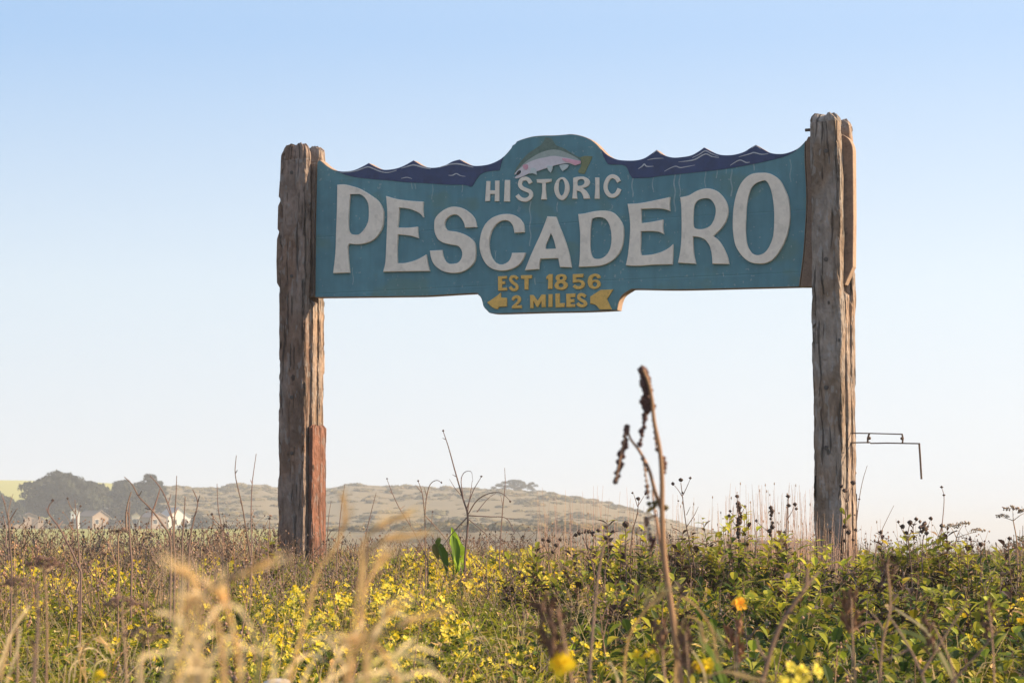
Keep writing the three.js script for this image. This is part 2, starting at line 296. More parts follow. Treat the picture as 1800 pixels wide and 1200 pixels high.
function stroke(str, o, s, w, taper = 1) { // ribbon outline of a painted stroke
  const c = outline(str, o, s, true), l = [], r = [], hw = w / s / 2;
  for (let i = 0; i < c.length; i++) { const a = c[Math.max(i - 1, 0)], b = c[Math.min(i + 1, c.length - 1)], dx = b[0] - a[0], dy = b[1] - a[1], q = Math.hypot(dx, dy) || 1, e = taper < 1 ? lerp(taper, 1, Math.sin(Math.PI * i / (c.length - 1))) : 1; l.push([c[i][0] - dy / q * hw * e, c[i][1] + dx / q * hw * e]); r.push([c[i][0] + dy / q * hw * e, c[i][1] - dx / q * hw * e]); }
  return l.concat(r.reverse());
}
function cut(px, holes, n0, depth, bevel = 0.004) { // solid piece: front face at n0 + depth
  const nf = n0 + depth, s = new THREE.Shape(toV(px, nf)); for (const h of holes || []) s.holes.push(new THREE.Path(toV(h, nf)));
  const g = new THREE.ExtrudeGeometry(s, { depth: depth - bevel, bevelEnabled: bevel > 0, bevelThickness: bevel, bevelSize: bevel, bevelOffset: -bevel, bevelSegments: 1, curveSegments: 4 }); g.translate(0, 0, n0); return g;
}
// materials of the sign
const UMIN = -0.5, UW = 6.0, VMIN = 1.8, VH = 2.0; // board texture covers this stretch of the board's plane
const rdrip = RNG(77), drips = [];
for (const [x, y0, y1, w] of [[1286, 297, 345, 1.6], [1260, 292, 313, 1.2], [1325, 288, 300, 1.6], [932, 352, 432, 1.6], [980, 355, 372, 1.2], [1186, 306, 372, 1.8], [1195, 306, 345, 1.3], [1112, 312, 345, 1.6], [1276, 296, 305, 1.2], [941, 488, 500, 1.6], [724, 312, 332, 1.2], [812, 325, 338, 1.2], [760, 324, 350, 1], [730, 322, 332, 1.2], [1272, 478, 486, 1.2], [697, 300, 316, 1], [1240, 300, 330, 1], [870, 440, 470, 1], [620, 470, 500, 1], [1148, 312, 338, 1.2], [1390, 280, 320, 1]]) { const a = onSign(x, y0), b = onSign(x, y1); drips.push([a.x, a.y, b.y, w / 205]); }
const seams = [409, 510].map((y) => onSign(700, y).y);
const teal = (u, v) => {
  const x = UMIN + u * UW, y = VMIN + v * VH;
  const big = fbm(x * 1.3, y * 1.6, 3, 4) * 2 - 0.5, fine = fbm(x * 30, y * 9, 5, 3), streak = fbm(x * 26, y * 1.1, 8, 3), grime = sstep(fbm(x * 3.1, y * 3.7, 31, 4), 0.55, 0.72), mott = fbm(x * 9, y * 12, 12, 3);
  let c = [0.075 + 0.02 * big, 0.21 + 0.035 * big, 0.265 + 0.03 * big];
  const k = 0.84 + 0.16 * streak + 0.14 * (fine - 0.5) + 0.2 * (mott - 0.5); c = c.map((q) => q * k);
  c = [lerp(c[0], 0.10, grime * 0.5), lerp(c[1], 0.19, grime * 0.5), lerp(c[2], 0.17, grime * 0.55)];           // algae-green weathering in patches
  const fl = sstep(fbm(x * 40, y * 33, 19, 3) + 0.15 * (fbm(x * 2, y * 2, 44, 2) - 0.6), 0.76, 0.8); c = c.map((q, i) => lerp(q, [0.32, 0.38, 0.38][i], fl * 0.45)); // flaked spots
  for (const [dx, y1, y0, w] of drips) { if (y < y1 && y > y0) { const off = Math.abs(x - dx - 0.006 * Math.sin(y * 40)), e = sstep(w - off, 0, w * 0.6) * (0.25 + 0.3 * noise(y * 60, dx * 9)); c = c.map((q, i) => lerp(q, [0.42, 0.47, 0.47][i], e)); } }
  return c;
};
const boardMap = tex(2048, 768, teal, true);
boardMap.repeat.set(1 / UW, 1 / VH); boardMap.offset.set(-UMIN / UW, -VMIN / VH);
const boardBump = tex(1024, 512, (u, v) => { const x = UMIN + u * UW, y = VMIN + v * VH; let h = 0.75 + 0.2 * fbm(x * 4, y * 40, 2, 3) - 0.2 * Math.max(...seams.map((s) => sstep(0.006 - Math.abs(y - s - 0.004 * Math.sin(x)), 0, 0.004))) * 3; return [h, h, h]; });
boardBump.repeat.copy(boardMap.repeat); boardBump.offset.copy(boardMap.offset);
const M = {
  teal: new THREE.MeshStandardMaterial({ map: boardMap, bumpMap: boardBump, bumpScale: 0.003, roughness: 0.6 }),
  edge: null,
};
const patchy = (c, amt, sc, rough, seed) => { const t = tex(256, 256, (u, v) => { const k = 1 - amt + 2 * amt * (0.6 * fbm(u * 9, v * 9, seed, 4) + 0.4 * fbm(u * 40, v * 40, seed + 3, 2)) - 0.5 * amt * sstep(fbm(u * 14, v * 14, seed + 9, 3), 0.64, 0.7); return c.map((q) => q * k); }, true); t.repeat.set(sc, sc); return new THREE.MeshStandardMaterial({ map: t, roughness: rough }); };
M.edge = patchy([0.30, 0.21, 0.15], 0.35, 2.5, 0.85, 63);
M.cream = patchy([0.72, 0.655, 0.57], 0.17, 1.1, 0.6, 3);
M.gold = patchy([0.66, 0.41, 0.10], 0.22, 2.3, 0.6, 13);
M.navy = patchy([0.024, 0.045, 0.13], 0.3, 0.9, 0.5, 23);
M.foam = patchy([0.45, 0.48, 0.52], 0.25, 2, 0.7, 33);
// weathered timber: grain runs along v
function wood(base, seed, dark = 0.45, grey = 0.3) {
  const rk = RNG(seed * 101), knots = []; for (let i = 0; i < 9; i++) knots.push([rk(), rk(), 0.012 + 0.02 * rk()]);
  const knot = (u, v) => { let k = 0; for (const [a, b, r] of knots) { const d = Math.hypot((u - a) / r, (v - b) * 4 / (r * 1.5)) * (0.8 + 0.4 * noise(u * 90, v * 300, seed)); k = Math.max(k, 1 - sstep(d, 0.5, 1)); } return k; };
  const grain = (u, v) => fbm(u * 34 + 4 * fbm(u * 4, v * 11, seed, 3), v * 16, seed, 4), rough = (u, v) => fbm(u * 46, v * 110, seed + 60, 4);
  const check = (u, v) => sstep(fbm(u * 44 + 2.5 * fbm(u * 5, v * 13, seed + 2, 3), v * 9, seed + 20, 3), 0.665, 0.71);
  const c = tex(384, 1024, (u, v) => {
    const g = grain(u, v), r = rough(u, v), blot = fbm(u * 4, v * 10, seed + 9, 4), blot2 = fbm(u * 13, v * 34, seed + 70, 3), pale = sstep(fbm(u * 36, v * 46, seed + 40, 3), 0.62, 0.70), gr = sstep(blot, 0.42, 0.62) * grey;
    const k = (0.5 + 0.45 * g + 0.4 * r) * (0.42 + 1.16 * blot) * (0.62 + 0.76 * blot2), m = (base[0] + base[1] + base[2]) / 3, kn = knot(u, v), ck = check(u, v);
    return base.map((q) => { let z = lerp(q, m, gr) * k; z = lerp(z, m * 1.75, pale * 0.4); return z * (1 - dark * ck) * (1 - 0.72 * kn); });
  }, true);
  const b = tex(384, 1024, (u, v) => { const h = 0.5 + 0.45 * (grain(u, v) - 0.5) + 0.6 * (rough(u, v) - 0.5) - 0.4 * check(u, v) - 0.2 * knot(u, v); return [h, h, h]; });
  c.repeat.set(1, 0.25); b.repeat.set(1, 0.25);
  return new THREE.MeshStandardMaterial({ map: c, bumpMap: b, bumpScale: 0.022, roughness: 0.92 });
}
M.postL = wood([0.195, 0.125, 0.092], 4, 0.65, 0.4); M.postR = wood([0.235, 0.172, 0.128], 9, 0.65, 0.5); M.rear = wood([0.275, 0.19, 0.135], 15, 0.6, 0.35);
M.plank = wood([0.18, 0.078, 0.05], 27, 0.4, 0.1); M.end = patchy([0.20, 0.135, 0.10], 0.4, 2.2, 0.85, 43); M.block = wood([0.15, 0.105, 0.08], 41, 0.4, 0.2);

// rough-sawn timber: a loft of jittered rounded rectangles
function timber(u0, u1, n0, n1, v0, v1, seed, top = 0.07, rough = 1, lean = 0) {
  const w = u1 - u0, t = n1 - n0, per = [], q = 26, round = Math.min(w, t) * 0.13;
  const add = (cx, cy, nx, ny, corner) => per.push([cx, cy, nx, ny, corner]);
  const side = (ax, ay, bx, by, nx, ny) => { for (let i = 0; i < q; i++) { const f = i / q, ed = Math.min(f, 1 - f) * 2; add(lerp(ax, bx, f), lerp(ay, by, f), nx, ny, Math.pow(1 - ed, 9)); } };
  side(u0, n1, u1, n1, 0, 1); side(u1, n1, u1, n0, 1, 0); side(u1, n0, u0, n0, 0, -1); side(u0, n0, u0, n1, -1, 0);
  let split = 0; const rows = Math.round((v1 - v0) / 0.03), N = per.length, pos = [], uv = [], idx = [], cu = (u0 + u1) / 2, cn = (n0 + n1) / 2; let len = [0];
  for (let i = 0; i < N; i++) { const a = per[i], b = per[(i + 1) % N]; len.push(len[i] + Math.hypot(a[0] - b[0], a[1] - b[1])); }
  for (let j = 0; j <= rows; j++) {
    const v = lerp(v0, v1, j / rows), e = clamp((v - (v1 - top)) / top, 0, 1), shrink = 1 - 0.24 * e * e * e * e - 0.06 * e;
    for (let i = 0; i <= N; i++) {
      const [x, y, nx, ny, cor] = per[i % N], wob = (fbm(v * 2.3, seed * 7 + (nx * 3 + ny * 5), 1, 3) - 0.5) * 0.022 * rough, grain = (fbm((i % N) * 0.4 + seed, v * 6, 5, 4) - 0.5) * 0.017 * rough - 0.014 * rough * sstep(fbm((i % N) * 0.55 + seed * 3 + 1.2 * fbm(v * 1.5, seed, 2, 2), v * 1.3, 11, 3), 0.68, 0.74);
      const chip = -cor * (0.25 * round + Math.max(0, fbm(v * 7, seed * 3 + Math.round(x * 50) + Math.round(y * 70), 2, 4) - 0.5) * 0.26 * rough);
      const dx = x - cu, dy = y - cn, L = Math.hypot(dx, dy), k = chip / L;
      let px = cu + dx * (1 + k) * shrink + nx * (wob + grain), py = cn + dy * (1 + k) * shrink + ny * (wob + grain);
      pos.push(px + lean * (v - v0), v - e * 0.075 * (fbm((i % N) * 0.34, seed, 3, 3) - 0.25) * Math.min(1, rough), py); uv.push(len[i], v);
    }
  }
  for (const front of [true, false]) { for (let j = 0; j < rows; j++) for (let i = 0; i < N; i++) { if ((i < q) !== front) continue; const a = j * (N + 1) + i; idx.push(a, a + N + 1, a + 1, a + 1, a + N + 1, a + N + 2); } if (front) split = idx.length; }
  const c = pos.length / 3; pos.push(cu + lean * (v1 - v0), v1 - 0.012, cn); uv.push(0.1, v1);
  for (let i = 0; i < N; i++) idx.push(rows * (N + 1) + i, c, rows * (N + 1) + i + 1);
  const g = new THREE.BufferGeometry(); g.setAttribute('position', new THREE.Float32BufferAttribute(pos, 3)); g.setAttribute('uv', new THREE.Float32BufferAttribute(uv, 2)); g.setIndex(idx); g.computeVertexNormals(); g.addGroup(0, split, 0); g.addGroup(split, idx.length - split, 1); return g;
}
const TB = 0.10, TF = 0.12, TR = 0.12; // board, front timber, rear timber
const uAt = (x, y, n) => onSign(x, y, n).x, vAt = (x, y, n) => onSign(x, y, n).y;
{ // posts: a front and a rear timber each, the board sandwiched between
  const L0 = uAt(490, 560, TF), L1 = uAt(535, 560, TF), LT = vAt(515, 251, TF), R0 = uAt(1429, 560, TF), R1 = uAt(1479, 560, TF), RT = vAt(1455, 197, TF);
  const postL = part('post', timber(L0, L1, 0.003, TF, -0.25, LT, 3, 0.14, 1.25), [M.postL, M.postL], sign), postR = part('post', timber(R0, R1, 0.003, TF + 0.02, -0.25, RT, 8, 0.09, 1.1), [M.postR, M.postR], sign);
  part('rear_post', timber(L0 + 0.03, L1 + 0.032, -TB - TR, -TB - 0.003, -0.25, LT + 0.0, 13, 0.06, 1), [M.rear, M.rear], sign);
  part('rear_post', timber(R0 + 0.02, R1 + 0.03, -TB - TR, -TB - 0.003, -0.25, RT - 0.02, 17, 0.1, 1), [M.rear, M.rear], sign);
  part('filler_plank', timber(L0 + 0.02, L1 + 0.022, -TB + 0.004, -0.002, -0.25, vAt(545, 526, 0), 21, 0.02, 0.5), [M.rear, M.rear], sign);
  part('filler_plank', timber(R0 + 0.02, R1 + 0.016, -TB + 0.004, -0.002, -0.25, vAt(1455, 512, 0), 22, 0.02, 0.5), [M.rear, M.rear], sign);
  const vp = vAt(555, 746, 0);
  const red = part('red_plank', timber(L1 + 0.02, L1 + 0.06, -TB - TR + 0.01, 0.06, -0.2, vp, 31, 0.015, 0.45), [M.plank, M.plank], sign); red.userData.label = 'red-brown plank nailed to the side of the left post';
  // bolts and dark bolt holes on the faces
  const bolt = (x, y, parent, r) => { const c = onSign(x, y, TF), g = new THREE.CylinderGeometry(r, r * 1.15, 0.016, 8); g.rotateX(Math.PI / 2); part('bolt', g, mat.flat(0.06, 0.05, 0.045, 0.6), parent).position.set(c.x, c.y, TF + (parent === postR ? 0.022 : 0.004)); };
  for (const y of [303, 485, 698, 796]) bolt(513, y, postL, 0.017);
  for (const y of [266, 456, 681, 787]) bolt(1454, y, postR, 0.019);
  const peg = new THREE.CylinderGeometry(0.014, 0.014, 0.09, 6); peg.rotateZ(Math.PI / 2); const c = onSign(1425, 228, 0.05); part('peg', peg, mat.flat(0.07, 0.05, 0.04), postR).position.set(c.x, c.y, 0.05);
}
// the board
const BOARD = `562,281 575.5,292 586.7,298.3 597.8,301 609,301 622,299 638,292 647.8,286.4* 660,293.3 673,298 684,298 698,295.5 711,290.5 726.7,281.7* 740,290 753,294.4 768,294.2 782,290.5 795.5,283.5 807.8,280.2* 818,286 831,291 845.5,291 862,288 879,280 890,270
 899,259.5* 900,256* 906,252* 908,248.5* 919,244.2 936.5,239.6 955,238 975,237.6 993.7,236.3 1005.3,235.5 1021.7,238.4 1036.8,244.2 1048.5,253 1057,262 1068,272.5 1084,280 1100,282 1118,281.7 1132,278.3 1143,271.7 1154.4,263.3* 1165.6,271.7 1182,276.7 1200,275.8 1215.6,272.8 1229,265.6 1238,259* 1251,266 1267,272 1288,272.2 1307,267.3 1318.7,260.3 1329,254.3* 1341,261.5 1356,269 1376,270.3 1393.3,265.6 1405,259 1414,250 1416,247*
 1415.5,280 1418.5,350 1415,420 1412,455 1405.5,504* 1303,506.5 1192.5,509 1120,508 1108.6,509* 1094,519 1088,531.5 1085.5,545* 1031,547.4 960,548.8 886.7,550.8 863,550.4 857,546.6 850,538.8 847.4,529.4 844.7,522.4 840,518 832,515.5 753,520* 740,520.5* 553.5,522.7* 554.5,400* 557,286*`;
const board = part('sign_board', cut(outline(BOARD), [], -TB, TB), [M.teal, M.edge], sign);
part('board_end', cut(outline('1417,248* 1421,240* 1440,238* 1482,236* 1492,243 1498,254 1500,264* 1501,380* 1500,468* 1486,500* 1440,504* 1407,504* 1413.5,455 1416.5,420 1420,350 1417,280'), [], -TB, TB - 0.004), [M.end, M.edge], sign);
part('board_end', cut(outline('552,287* 550,400* 549.5,522* 505,520* 494,510 486,497* 485,460* 486,420* 490,407* 487,402* 488,362* 493,351* 489,345* 491,318* 506,300*'), [], -TB, TB - 0.004), [M.end, M.edge], sign);
{ const a = onSign(552, 300, 0.02), v0 = vAt(552, 521, 0.02), v1 = vAt(552, 292, 0.02); part('edge_batten', timber(a.x - 0.02, a.x + 0.006, 0.004, 0.03, v0, v1, 52, 0.02, 0.25), [M.block, M.block], sign); }
const SKIN = 0.004;
const put = (name, px, holes, m, n0 = 0.0005, depth = 0.014, bevel = 0.003) => part(name, cut(px, holes, n0, depth, bevel), m, board);
// blue waves along the top
const topL = outline(BOARD).filter(([x, y]) => x > 584 && x < 886 && y < 303), topR = outline(BOARD).filter(([x, y]) => x > 1056 && x < 1402 && y < 290);
put('sea_band', topL.concat(outline('884.4,277* 881,287 877.8,299* 859,301 845.5,305.5 837.8,314.4 831,326 826.7,328* 814,324.5 786.7,324.4 751,322 712,320 684,317 651,314.4 622,311 602,305.4*', [0, 0], 1, true)), [], M.navy, 0.0005, SKIN, 0.001);
put('sea_band', topR.concat(outline('1399,265* 1381.7,274 1358,280.7 1323,288.3 1276.7,296.5 1240,301 1195.6,305.5 1162,309 1140,312.2 1112,313* 1106.7,305.5 1101.7,293.8 1093,289.4 1073,289 1067.8,286.7 1061,275.5*', [0, 0], 1, true)), [], M.navy, 0.0005, SKIN, 0.001);
for (const [s, w] of [['597,303 622,301 641,294.5 649,293.5 668,301 682,303 697,299', 2], ['705,296 722,290.5 729,290 745,294.5 757,297', 2.4], ['705,313.5 715,311.5 724,314', 1.3], ['772,294 792,288.5 806,288 818,290.5 832,294', 2.4], ['788,308 795,308 802,305 809,308.5 818,310', 1.6], ['1122,296.7 1129,292 1132.8,288.3 1137,292.2 1149,292', 2.2], ['1168,301 1178,295.5 1188,292 1195.6,294.4 1206.7,292.8 1222,290', 1.6], ['1138,281 1151,278.5 1166.7,278', 1.4], ['1193,284.4 1206.7,283 1222,280 1240,270.5 1251,274.6 1264,277', 2], ['1217,277 1229,271.5 1240,265 1251,270 1264,275', 1.8], ['1299,275.5 1317.5,270.5 1325.7,268 1338.5,271 1351,270', 2], ['1283.7,290.7 1300,281.3 1311.7,285.4 1318.7,284.8', 1.8], ['1148,270 1154.4,265 1163,271.5', 1.2], ['1322,260 1329,256 1338,262', 1.4]]) put('foam_line', stroke(s, [0, 0], 1, w, 0.35), [], M.foam, SKIN + 0.0005, 0.003, 0);
// letters
const c1 = [[570, 310], 6.665], c2 = [[740, 350], 8.57], c3 = [[900, 350], 8.571], c4 = [[1090, 310], 7.06], c5 = [[1270, 290], 6.318], c6 = [[840, 300], 12.857], c7 = [[960, 300], 12.857], e1 = [[840, 475], 12.857], e2 = [[960, 475], 11.25], fc = [[870, 225], 8.571];
const big = (c, o, ...holes) => put('letter', outline(o, ...c), holes.map((h) => outline(h, ...c)), M.cream, 0.0005, 0.026, 0.004);
const small = (name, m, c, o, ...holes) => put(name, outline(o, ...c), holes.map((h) => outline(h, ...c)), m, 0.0005, 0.013, 0.0025);
const brush = (name, m, c, s, w) => put(name, stroke(s, ...c, w), [], m, 0.0005, 0.013, 0.0025);
big(c1, '148,97* 230,94 320,112 420,148 540,220 630,290 680,380 690,450 680,580 630,680 560,750 470,785 380,797 290,788* 272,830 275,950 292,1127* 98,1135* 125,900 135,600 143,400', '297,203* 410,200* 470,235 515,310 525,400 520,510 490,590 440,655 400,685 340,685 300,668 278,620 275,500 283,350');
big(c1, '720,228* 850,265 1000,285 1155,295* 1150,380 1158,478* 1110,430 1000,383 873,365* 868,480 855,598* 980,600 1088,588* 1090,650 1098,722* 1000,695 858,680* 848,850 850,1015* 950,1012 1080,975 1190,915* 1205,1010 1230,1110* 1000,1112 685,1118* 712,1000 722,800 735,450');
big(c2, '832,422* 660,430* 645,360 600,285 545,240 490,232 420,260 365,320 350,390 375,450 420,475 520,488 640,525 740,585 805,660 820,760 815,880 790,960 700,1050 600,1100 500,1113 400,1105 300,1070 200,990 150,890 130,775* 312,765* 325,850 360,930 420,970 500,970 560,950 605,890 618,810 595,745 540,700 440,685 330,655 250,600 205,500 195,400 210,290 290,195 400,130 500,112 620,135 730,205 795,280 820,350');
big(c2, '1552,498* 1405,508* 1385,410 1345,350 1290,322 1220,325 1140,370 1070,460 1030,580 1020,700 1045,840 1100,935 1170,978 1240,978 1310,940 1350,880 1370,808* 1568,805* 1540,890 1480,980 1380,1045 1250,1078 1120,1065 1010,1010 930,900 885,760 880,640 910,490 970,370 1060,285 1180,235 1300,222 1400,240 1490,300 1540,380');
big(c3, '530,258* 660,265* 700,380 780,580 850,800 895,1030* 720,1022* 695,890* 430,900* 408,960 400,1055* 190,1070* 300,800 420,540 490,370', '588,490* 640,620 672,750* 500,757* 500,690 540,600');
big(c3, '995,225* 1100,212 1250,180 1400,172 1520,200 1620,300 1675,420 1680,560 1660,700 1600,830 1500,930 1380,990 1250,1012 1005,1022* 1020,850 1025,550 1015,400', '1200,290* 1260,268 1340,265 1410,290 1470,370 1505,520 1500,690 1460,800 1400,870 1320,905 1240,898 1195,850 1172,740 1172,550 1180,400');
big(c4, '92,340* 250,330 420,298 620,255* 612,340 618,430* 540,405 440,398 258,405* 262,580* 380,565 535,535* 528,620 540,715* 480,690 400,680 258,682* 255,800 250,920 265,978* 380,970 500,940 600,890 655,840* 655,980 648,1092* 400,1098 200,1112 70,1102* 100,950 122,700 120,530');
big(c4, '745,258* 850,235 960,175 1080,148 1190,175 1280,255 1330,350 1340,450 1310,560 1250,650 1155,740* 1220,790 1280,880 1330,990 1352,1088* 1145,1085* 1140,980 1115,870 1060,790 985,755 905,745* 905,850 915,970 940,1085* 718,1072* 750,900 762,700 760,400', '1000,275 1080,265 1140,290 1185,360 1195,440 1175,530 1130,610 1060,650 980,660 920,640 905,590 905,480 915,370 945,310');
big(c5, '320,100 430,85 530,95 630,160 690,260 735,380 750,530 745,650 710,800 650,930 570,1040 480,1090 390,1095 300,1075 210,1000 145,890 118,740 115,600 130,430 170,280 230,170', '440,170 490,172 530,230 560,330 580,480 582,640 570,790 530,900 480,970 420,1002 360,1000 310,960 270,880 255,750 258,580 270,420 305,280 360,205');
small('letter', M.cream, c6, '190,232* 275,232* 268,440* 385,445* 385,225* 478,222* 478,690* 375,690* 382,525* 272,530* 265,685* 160,688*');
small('letter', M.cream, c6, '608,208* 722,210* 720,695* 585,695*');
brush('letter', M.cream, c6, '1190,285 1140,205 1070,175 985,205 945,300 985,380 1080,430 1170,470 1200,540 1170,610 1090,655 1000,650 930,610 880,550', 88);
small('letter', M.cream, c6, '1325,192* 1665,185* 1650,250* 1530,275* 1535,480 1552,650* 1425,650* 1450,470 1450,278* 1335,270*');
small('letter', M.cream, c7, '350,145 430,170 500,270 525,400 500,520 440,620 370,665 290,640 220,560 180,430 190,320 250,200', '350,185 400,215 430,320 425,430 400,520 350,570 300,520 275,420 280,300 300,220');
small('letter', M.cream, c7, '610,160* 720,135 850,135 950,185 985,260 960,330 900,370 820,390* 900,450 960,540 990,630* 845,635* 830,560 780,480 690,450* 690,540 700,635* 585,630* 605,450', '710,220 770,185 840,190 875,240 860,300 800,340 720,345 700,290');
small('letter', M.cream, c7, '1105,152* 1195,152* 1200,400 1205,635* 1095,632* 1110,400');
brush('letter', M.cream, c7, '1645,250 1585,160 1500,125 1420,160 1360,260 1340,370 1370,480 1440,555 1520,565 1600,515 1655,405', 92);
small('letter', M.gold, e1, '450,135* 655,125* 645,190* 540,190* 540,250* 610,245* 610,310* 540,315* 540,395* 655,390* 655,455* 455,462*');
brush('letter', M.gold, e1, '890,190 830,142 760,150 735,210 790,280 860,330 882,390 840,437 770,430 720,370', 66);
small('letter', M.gold, e1, '970,112* 1220,105* 1215,180* 1140,190* 1135,435* 1050,435* 1050,195* 975,190*');
small('numeral', M.gold, e1, '1545,140* 1610,85* 1685,85* 1680,415* 1580,420* 1590,190* 1545,205*');
small('numeral', M.gold, e2, '295,72 370,88 402,140 385,190 362,212 410,250 425,300 400,350 330,385 260,385 190,355 162,300 190,240 217,213 185,160 210,98', '300,115 335,130 338,165 305,188 265,175 262,135', '295,245 345,270 345,320 295,340 245,318 248,265');
small('numeral', M.gold, e2, '525,75* 735,68* 728,135* 590,140* 585,180* 650,180 730,210 765,270 740,335 670,370 590,370 520,325* 560,280* 620,312 685,300 692,255 650,235 590,238 525,250*');
small('numeral', M.gold, e2, '1072,150* 1060,100 990,65 920,75 850,120 820,220 840,310 900,360 980,365 1050,330 1075,270 1050,210 990,180 915,195 910,165 935,130 985,118 1018,162*', '960,225 1005,250 1000,300 955,322 915,290 920,245');
put('arrow', outline('205,725* 320,650 420,580 515,500* 512,615* 650,620* 650,815* 475,825* 440,880* 330,840 ', ...e1), [], M.gold);
small('numeral', M.gold, e1, '760,665* 775,610 830,570 900,565 960,610 965,680 925,745 875,790 985,785* 990,855* 765,860* 770,810 840,745 890,690 895,645 860,630 825,650 808,690*');
small('letter', M.gold, e1, '1175,555* 1250,555* 1345,690* 1440,545* 1525,545* 1525,830* 1440,835* 1435,690* 1355,830* 1330,830* 1255,690* 1250,855* 1180,855*');
small('letter', M.gold, e1, '1595,540* 1680,535* 1680,825* 1590,830*');
small('letter', M.gold, e2, '180,460* 265,455* 265,650* 365,645* 362,725* 185,735*');
small('letter', M.gold, e2, '395,465* 575,455* 570,530* 480,535* 480,570* 555,565* 555,630* 480,635* 480,670* 570,665* 570,725* 398,728*');
brush('letter', M.gold, e2, '775,520 720,482 660,487 642,540 690,588 755,620 775,670 730,703 660,693 615,650', 62);
put('arrow', outline('870,520* 960,460 1080,385* 1325,375* 1200,570* 1295,770* 1060,775* 970,680 870,660*', ...e2), [], M.gold);
// the trout: cut-out layers
const fish = (name, col, o, n0, seed, amt = 0.15) => put(name, outline(o, ...fc), [], patchy(col, amt, 4, 0.6, seed), n0, 0.004, 0.001);
fish('fish_back', [0.105, 0.165, 0.14], '285,690* 320,610 390,500 480,400 560,340 660,275 700,245 740,190 760,140* 850,160 920,255 1030,300 1130,360 1230,420 1290,440* 1250,470 1100,420 920,360 760,365 600,430 480,510 400,600 330,670', 0.0005, 51, 0.3);
fish('tail_fin', [0.17, 0.20, 0.10], '1285,445* 1350,420 1470,425* 1430,520 1390,600 1350,690* 1280,680 1250,650* 1300,570 1300,510*', 0.0015, 52, 0.3);
fish('fish_side', [0.30, 0.36, 0.34], '290,690* 350,620 450,520 560,440 700,365 850,325 980,335 1100,380 1200,430 1290,490* 1200,500 1000,470 880,445 760,470 600,500 480,560 400,610', 0.005, 53);
fish('fish_belly', [0.60, 0.56, 0.60], '288,700* 330,650 400,590 500,520 620,470 760,440 880,420 1000,435 1130,460 1290,500* 1285,540 1200,560* 1100,530 960,550 860,575 740,615 620,655 500,690 420,730 330,757 295,747* 330,715 385,680 390,640 355,640 315,695', 0.0095, 54, 0.1);
fish('tail_blush', [0.68, 0.36, 0.45], '1010,455 1080,458 1150,470 1290,496* 1285,532 1210,562* 1130,520 1050,500', 0.014, 55);
fish('gill', [0.58, 0.30, 0.36], '420,560 470,545 497,560 490,610 460,625 430,600', 0.014, 56);
fish('mouth', [0.04, 0.04, 0.045], '322,690 340,655 380,648 375,675 340,705', 0.014, 57);
fish('belly_fin', [0.48, 0.55, 0.55], '545,600* 610,610 632,705* 560,680* 520,690*', 0.014, 58);
fish('belly_fin', [0.48, 0.55, 0.55], '780,565* 870,570* 865,620 840,672* 800,630', 0.014, 59);
fish('belly_fin', [0.48, 0.55, 0.55], '970,560* 1060,545 1112,555* 1090,600 1018,650* 985,600', 0.014, 60);
{ // rusty iron bracket on the right post
  const br = new THREE.Group(); br.name = 'sign_bracket'; sign.add(br);
  const rust = mat.flat(0.13, 0.085, 0.06, 0.8), N0 = -0.06;
  const rod = (pts, r, name = 'rod') => { const v = pts.map(([x, y]) => { const c = onSign(x, y, N0); return V(c.x, c.y, N0); }); const m = new MB(); m.tube(v, r, r, [1, 1, 1], 6); part(name, m.geo(), rust, br); };
  rod([[1484, 761], [1530, 761.5], [1587, 763]], 0.0055); rod([[1495, 778], [1530, 777.5], [1531, 779], [1560, 778.5], [1618, 779.5]], 0.006);
  rod([[1497, 779], [1496, 790], [1491, 826]], 0.011, 'hook'); rod([[1616.5, 779], [1618, 800], [1620.5, 842]], 0.0085, 'hook');
  rod([[1529, 761], [1526, 770], [1526, 779]], 0.0085, 'link'); rod([[1586, 762], [1588, 770], [1587, 779]], 0.0075, 'link');
  for (const [x, y] of [[1529, 770], [1586, 770.5]]) { const c = onSign(x, y, N0), g = new THREE.IcosahedronGeometry(0.014, 1); part('knob', g, rust, br).position.set(c.x, c.y, N0); }
}

